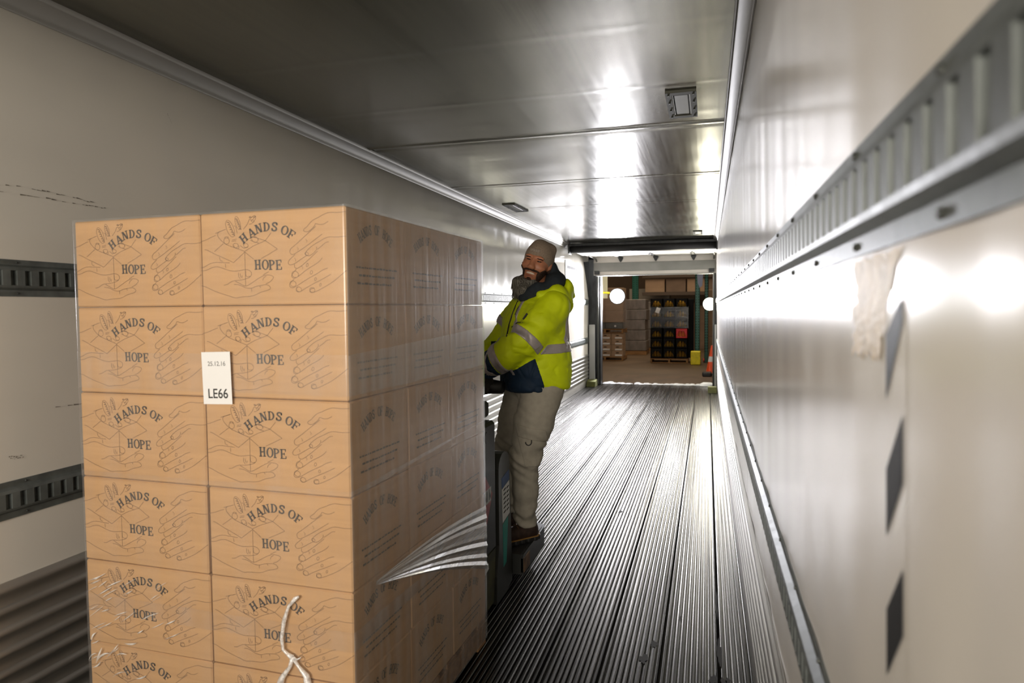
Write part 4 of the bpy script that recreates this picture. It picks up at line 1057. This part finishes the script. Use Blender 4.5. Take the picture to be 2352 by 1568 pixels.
# jacket
ZK = np.array([.84, .885, .93, 1.05, 1.20, 1.32, 1.40, 1.46, 1.52]); AK = np.array([.170, .183, .192, .196, .182, .168, .140, .100, .07]); BK = np.array([.20, .215, .222, .225, .226, .222, .195, .14, .09])
XK = np.array([.050, .050, .050, .048, .042, .042, .055, .07, .08])
def torso(P):
    z = P[:, 2]; a = np.interp(z, ZK, AK).astype(F32); b = np.interp(z, ZK, BK).astype(F32); cx = np.interp(z, ZK, XK).astype(F32)
    q = P[:, :2]-np.stack([cx, np.zeros_like(cx)], 1); p = q@Fd[:2]; s = q@Ld[:2]
    ex = 2.4
    d = ((np.abs(p/a)**ex+np.abs(s/b)**ex)**(1/ex)-1)*np.minimum(a, b)
    d = smax(d, .885+.010*np.sin(P[:, 0]*9)-z, .03)
    return smax(d, z-1.455+.25*(P[:, 0]-.05), .03)
def sleeve(P, S, E, W, near):
    d = chain(P, [(S, .092), (tuple(.55*np.array(S)+.45*np.array(E)), .094), (E, .086), (tuple(.5*np.array(E)+.5*np.array(W)), .086), (W, .076)], .03)
    # folds gathering at the elbow
    ax = np.array(W)-np.array(E); ax = (ax/np.linalg.norm(ax)).astype(F32); t = (P-A3(*E))@ax
    side = (P-A3(*E))@np.array([.3, -.8, .5], F32)
    d = d+.0085*np.sin(t*62+side*34+2.6*np.sin(P[:, 2]*20+P[:, 1]*11))*np.exp(-(t/.14)**2)+.004*np.abs(np.sin(t*30-side*40+P[:, 2]*25))
    return d
def jacket_sdf(P):
    t = torso(P)
    t = t+.0045*np.sin(P[:, 0]*22+P[:, 2]*46+3*np.sin(P[:, 2]*9+P[:, 1]*7))*np.clip((1.25-P[:, 2])*3, 0, 1)
    a = sleeve(P, SHL, ELL, WRL, 1); b = sleeve(P, SHR, ELR, WRR, 0)
    d = smin(t, smin(a, b, .01), .055)
    d = d+.0028*wob(P, 30, 17)+crease(P*A3(1.15, 1, .85), 30, 19, .0065, .07)+crease(P*A3(.8, 1, 1.3), 52, 44, .0045, .08)+.0012*wob(P, 120, 40)
    return d
m_hv = mat('jacket_lime', lin((214, 232, 10)), .62, 0, .35, var=.07, vscale=(14, 14, 14), bump=.0006, bscale=(500, 500, 500))
m_navy = mat('jacket_navy', lin((24, 44, 66)), .7, 0, .3, var=.12, vscale=(30, 30, 30), bump=.0008, bscale=(500, 500, 500))
m_tape = mat('reflective_tape', lin((176, 168, 166)), .38, .25, .5, var=.08, vscale=(20, 20, 20), bump=.0006, bscale=(200, 200, 200))
jk_ = sdf_obj('jacket', jacket_sdf, (-.42, -.40, .84), (.34, .36, 1.54), .0068, m_hv, person, 1)
def along(P, A, B):
    ax = np.array(B)-np.array(A); ax = (ax/np.linalg.norm(ax)).astype(F32); return (P-A3(*A))@ax
def arm_only(P, S, E, W): return chain(P, [(S, .125), (E, .125), (W, .11)], .01)
def over(name, reg, off, lo, hi, m, h=.0052):
    return sdf_obj(name, lambda P: smax(jacket_sdf(P)-off, reg(P), .0015), lo, hi, h, m, jk_, 0)
over('upper_arm_tape', lambda P: smax(chain(P, [(SHL, .106), (ELL, .104), (WRL, .10)], .01), np.abs(along(P, (-.012, -.24, 1.190), (-.147, -.285, 1.035)))-.026, .001), .0042, (-.20, -.40, 1.02), (.16, -.06, 1.36), m_tape)
over('forearm_tape', lambda P: smax(chain(P, [(ELL, .104), (WRL, .096)], .01), np.abs(along(P, (-.158, -.192, 1.073), (-.358, -.112, .958)))-.026, .001), .0042, (-.34, -.34, .92), (-.04, -.03, 1.20), m_tape)
over('navy_cuff', lambda P: smax(arm_only(P, SHL, ELL, WRL), -along(P, (-.180, -.183, 1.060), (-.380, -.103, .945)), .001), .0024, (-.36, -.34, .90), (-.10, -.03, 1.18), m_navy)
over('far_sleeve_tape', lambda P: smax(arm_only(P, SHR, ELR, WRR)-.012, np.abs(along(P, (-.085, .205, 1.25), ELR))-.026, .001), .0042, (-.30, .04, 1.05), (.06, .36, 1.40), m_tape)
def not_arm(P): return -(chain(P, [(SHL, .112), (ELL, .112), (WRL, .096)], .01))
def navy_reg(P):
    s = (P[:, :2]-np.array([.05, 0], F32))@Ld[:2]; p = (P[:, :2]-np.array([.05, 0], F32))@Fd[:2]
    edge = P[:, 0]-(.088-.30*np.maximum(0, P[:, 2]-.93)**1.0*1.1+.0*s)
    curve = P[:, 2]-(1.155-.9*np.maximum(0, P[:, 0]-.02)) 
    return smax(smax(edge, P[:, 2]-1.165, .03), -p-.12, .01)
over('navy_panel', lambda P: smax(navy_reg(P), not_arm(P), .004), .0024, (-.22, -.34, .84), (.18, .20, 1.18), m_navy)
over('waist_tape', lambda P: smax(smax(np.abs(P[:, 2]-(1.128+.03*P[:, 0]))-.027, not_arm(P), .002), navy_reg(P)*-1, .002), .0042, (-.05, -.36, 1.06), (.34, .30, 1.20), m_tape)
over('shoulder_tape', lambda P: smax(smax(np.abs((P[:, :2]-np.array([.05, 0], F32))@Ld[:2]-.178)-.020, .03-((P[:, :2]-np.array([.05, 0], F32))@(-Fd[:2])), .002), smax(1.13-P[:, 2], -(chain(P, [(SHL, .07), (ELL, .09), (WRL, .09)], .01)), .002), .002), .0046, (.02, -.30, 1.10), (.34, .12, 1.50), m_tape)
over('chest_tape', lambda P: smax(np.abs((P[:, :2]-np.array([.05, 0], F32))@Ld[:2]-.085)-.011, .06-((P[:, :2]-np.array([.05, 0], F32))@Fd[:2]), .002), .0040, (-.25, -.30, .98), (.10, .12, 1.48), m_tape)
# zip and pocket trims lie on the jacket surface
def on_jacket(x, z, dy=-.40):
    ys = np.linspace(dy, .25, 700).astype(F32); P = np.stack([np.full_like(ys, x), ys, np.full_like(ys, z)], 1); v = jacket_sdf(P)
    i = np.argmax(v < 0); return (x, float(ys[i])-.003, z)
zp = [on_jacket(x, z) for x, z in ((-.055, 1.405), (-.075, 1.36), (-.092, 1.315), (-.108, 1.265), (-.12, 1.21))]
MB().tube(zp, .0045, 6).build('zip', m_rubber, jk_, smooth=True)
zp = [on_jacket(x, z) for x, z in ((-.035, 1.395), (-.058, 1.36), (-.072, 1.325))]
MB().tube(zp, .003, 6).build('cord', m_rubber, jk_, smooth=True)
zp = [on_jacket(x, z) for x, z in ((-.092, 1.255), (-.06, 1.283), (-.03, 1.283))]
MB().tube(zp, .003, 6).build('cord', m_rubber, jk_, smooth=True)
a, b = on_jacket(-.028, 1.300), on_jacket(-.004, 1.332)
MB().tube([a, b], [.006, .008], 6).build('zip_pull', m_rubber, jk_)
# hood: lime outside, charcoal lining round the neck
def torus(P, c, n, R_, r_):
    n = np.array(n, F32); n /= np.linalg.norm(n); q = P-A3(*c); hgt = q@n; rad = np.linalg.norm(q-hgt[:, None]*n, axis=1)
    return np.hypot(rad-R_, hgt)-r_
def lining_sdf(P):
    d = torus(P, (.080, -.015, 1.470), (-.46, -.16, .87), .112, .046)
    d = smin(d, ell(P, (.160, -.03, 1.515), (.058, .11, .052)), .03)
    d = smin(d, ell(P, (.155, .02, 1.575), (.030, .07, .060)), .03)
    d = smin(d, cap(P, (-.02, -.115, 1.425), (.06, -.145, 1.47), .032, .040), .02)
    return d+.003*wob(P, 45, 9)
lining = sdf_obj('hood_lining', lining_sdf, (-.10, -.22, 1.33), (.28, .20, 1.68), .0055, mat('lining_charcoal', lin((48, 54, 60)), .85, 0, .2, var=.1, vscale=(40, 40, 40), bump=.001, bscale=(300, 300, 300)), person, 1)
def hood_sdf(P):
    d = ell(P, (.190, .02, 1.435), (.062, .17, .080))
    d = smin(d, ell(P, (.235, -.01, 1.45), (.036, .12, .085)), .03)
    d = smin(d, cap(P, (.07, -.175, 1.43), (.175, -.15, 1.455), .026, .042), .03)
    d = smin(d, cap(P, (.175, -.14, 1.44), (.235, -.08, 1.36), .038, .03), .03)
    d = smin(d, cap(P, (.245, .0, 1.45), (.272, -.01, 1.425), .02, .010), .02)
    d = d+.0045*np.sin(P[:, 0]*55+P[:, 2]*62+2*np.sin(P[:, 1]*14))+.003*wob(P, 50, 23)
    return smax(d, -(lining_sdf(P)+.002), .006)
sdf_obj('hood', hood_sdf, (-.04, -.25, 1.28), (.31, .22, 1.56), .006, m_hv, person, 1)

# trousers
def trousers_sdf(P):
    L_ = chain(P, [(HIPL, .128), (tuple(.5*np.array(HIPL)+.5*np.array(KNL)), .112), (KNL, .086), ((-.022, -.075, .30), .075), (ANL, .066)], .03)
    R_ = chain(P, [(HIPR, .128), (tuple(.5*np.array(HIPR)+.5*np.array(KNR)), .108), (KNR, .084), ((-.14, .12, .30), .075), (ANR, .066)], .03)
    d = smin(L_, R_, .015)
    d = smin(d, ell(P, (.055, 0, .93), (.165, .19, .12)), .03)
    fold = np.exp(-((P[:, 2]-.50)/.09)**2)*.8+np.exp(-((P[:, 2]-.15)/.06)**2)*1.1+.25
    d = d+.0065*fold*np.sin(P[:, 2]*78+P[:, 0]*30-P[:, 1]*22+2.4*np.sin(P[:, 2]*17+P[:, 0]*21))
    d = d+.0030*wob(P*A3(1, 1, .6), 48, 31)+crease(P*A3(1, 1, .8), 34, 61, .006, .11)
    return smax(smax(d, .085+.35*np.maximum(0, -.03-P[:, 0])-P[:, 2], .008), P[:, 2]-.96, .01)
m_trou = mat('trouser_khaki', lin((168, 162, 148)), .85, 0, .2, var=.08, vscale=(30, 30, 30), bump=.0008, bscale=(600, 600, 600))
tr = sdf_obj('trousers', trousers_sdf, (-.26, -.26, .06), (.27, .28, .97), .0068, m_trou, person, 1)
def pk(P): return smax(trousers_sdf(P)-.006, smax(np.abs(P[:, 0]-.03+.25*(P[:, 2]-.6))-.085, np.abs(P[:, 2]-.655+.22*P[:, 0])-.036, .004), .003)
sdf_obj('pocket_flap', lambda P: smax(pk(P), P[:, 1]+.08, .004), (-.12, -.28, .56), (.16, -.04, .74), .0055, m_trou, tr, 0)
def pk2(P): return smax(trousers_sdf(P)-.003, smax(np.abs(P[:, 0]-.022+.25*(P[:, 2]-.6))-.080, np.abs(P[:, 2]-.545+.1*P[:, 0])-.085, .006), .003)
sdf_obj('cargo_pocket', lambda P: smax(pk2(P), P[:, 1]+.08, .004), (-.14, -.28, .42), (.16, -.04, .68), .006, m_trou, tr, 0)
ys = np.linspace(-.35, .1, 500).astype(F32); Pq = np.stack([np.full_like(ys, -.003), ys, np.full_like(ys, .605)], 1); yy = float(ys[np.argmax(trousers_sdf(Pq) < 0)])
MB().tube([(-.003+.017*math.cos(a), yy-.009, .607+.018*math.sin(a)) for a in np.linspace(PI, 2*PI, 9)]+[(.014, yy-.006, .618)], .003, 6).build('d_ring', m_rubber, tr, smooth=True)

# boots, pointing forward
def boot(side):
    an = ANL if side > 0 else ANR
    fd = np.array([-.80, -.60, 0]) if side > 0 else np.array([-.93, -.36, 0]); ls = np.array([fd[1], -fd[0], 0])
    hx = np.array([an[0], an[1], 0]); B = np.array([fd, ls, [0, 0, 1]], F32)
    def up(P):
        q = (P-hx.astype(F32))@B.T
        d = cap(q, (-.01, 0, .15), (-.015, 0, .06), .048, .052)
        d = smin(d, cap(q, (-.03, 0, .055), (.15, 0, .045), .050, .046), .03)
        d = smax(d, .024-q[:, 2], .006); d = smax(d, q[:, 2]-.135, .01)
        return d+.002*wob(P, 80, 2)
    def sole(P):
        q = (P-hx.astype(F32))@B.T
        e = cap(q*A3(1, 1, 0), (-.035, 0, 0), (.155, 0, 0), .056, .052)
        d = smax(e-.003*np.sign(np.sin(q[:, 0]*140)), np.abs(q[:, 2]-.014)-.013, .003)
        return d
    c = hx
    lo = (c[0]-.26, c[1]-.24, -.002); hi = (c[0]+.14, c[1]+.14, .20)
    o = sdf_obj('boot', up, lo, hi, .006, mat('boot_leather', lin((58, 42, 34)), .6, 0, .4, var=.35, vscale=(40, 40, 40)), person, 1)
    sdf_obj('boot_sole', sole, lo, hi, .005, m_rubber, o, 0)
    # tan stitched rand above the sole
    pts = []
    for k in range(22):
        a = 2*PI*k/21; x = -.035 if math.cos(a) < 0 else .155; rr = .054
        q = (x+rr*math.cos(a), rr*math.sin(a), .030+.003*math.sin(k*2.4)); pts.append(tuple(c+q[0]*fd+q[1]*ls+np.array([0, 0, q[2]])))
    MB().tube(pts, .0045, 5).build('rand_stitching', mat('boot_tan', lin((150, 112, 56)), .6), o)
    mb = MB()
    for k in range(5):
        p0 = .045+.022*k; z = .105-.012*k
        a_ = c+p0*fd+.030*ls+np.array([0, 0, z]); b_ = c+(p0+.008)*fd-.030*ls+np.array([0, 0, z-.004]); md = (a_+b_)/2+np.array([0, 0, .014])
        mb.tube([tuple(a_), tuple(md), tuple(b_)], .003, 5)
    mb.build('laces', mat('lace', lin((96, 70, 44)), .7), o)
boot(1); boot(-1)
# gloved hands closing on the grip
def glove(W, tgt, grip_dir, thumb_side):
    W = np.array(W); T = np.array(tgt); d = T-W; d = d/np.linalg.norm(d); g = np.array(grip_dir, float); g = g-d*(g@d); g /= np.linalg.norm(g); n = np.cross(d, g)
    if n[1] > 0: n = -n
    K = W+d*.085
    fingers = []
    for i, (o_, ln) in enumerate(((-.030, .92), (-.010, 1.0), (.011, .95), (.031, .78))):
        b = K+g*o_; p1 = b+d*.030*ln+n*.014; p2 = p1+d*.014*ln-n*.030*ln; p3 = p2-d*.022*ln-n*.006
        fingers.append((b, p1, p2, p3))
    th0 = W+d*.035+g*thumb_side*.036; th1 = th0+d*.030+g*thumb_side*.016-n*.012; th2 = th1+d*.026-n*.018
    def f(P):
        q = P
        e = cap(q, tuple(W-d*.03), tuple(W+d*.02), .040, .036)
        for o_ in (-.026, -.009, .009, .026): e = smin(e, cap(q, tuple(W+d*.015+g*o_*.7), tuple(K+g*o_), .017, .0135), .008)
        for fg in fingers: e = smin(e, chain(q, [(tuple(fg[0]), .0125), (tuple(fg[1]), .0118), (tuple(fg[2]), .0108), (tuple(fg[3]), .0098)], .004), .004)
        e = smin(e, chain(q, [(tuple(th0), .015), (tuple(th1), .013), (tuple(th2), .011)], .004), .008)
        return e+.0008*wob(P, 120, 6)
    lo = np.minimum(W, T)-.12; hi = np.maximum(W, T)+.12
    return sdf_obj('glove', f, lo, hi, .0038, mat('glove_dark', lin((52, 50, 46)), .8, 0, .3, var=.2, vscale=(60, 60, 60)), person, 1)
glove((-.238, -.160, 1.000), (-.262, -.150, .915), (.9, .3, 0), 1)
glove((-.315, .045, 1.005), (-.335, .03, .92), (.9, .3, 0), -1)
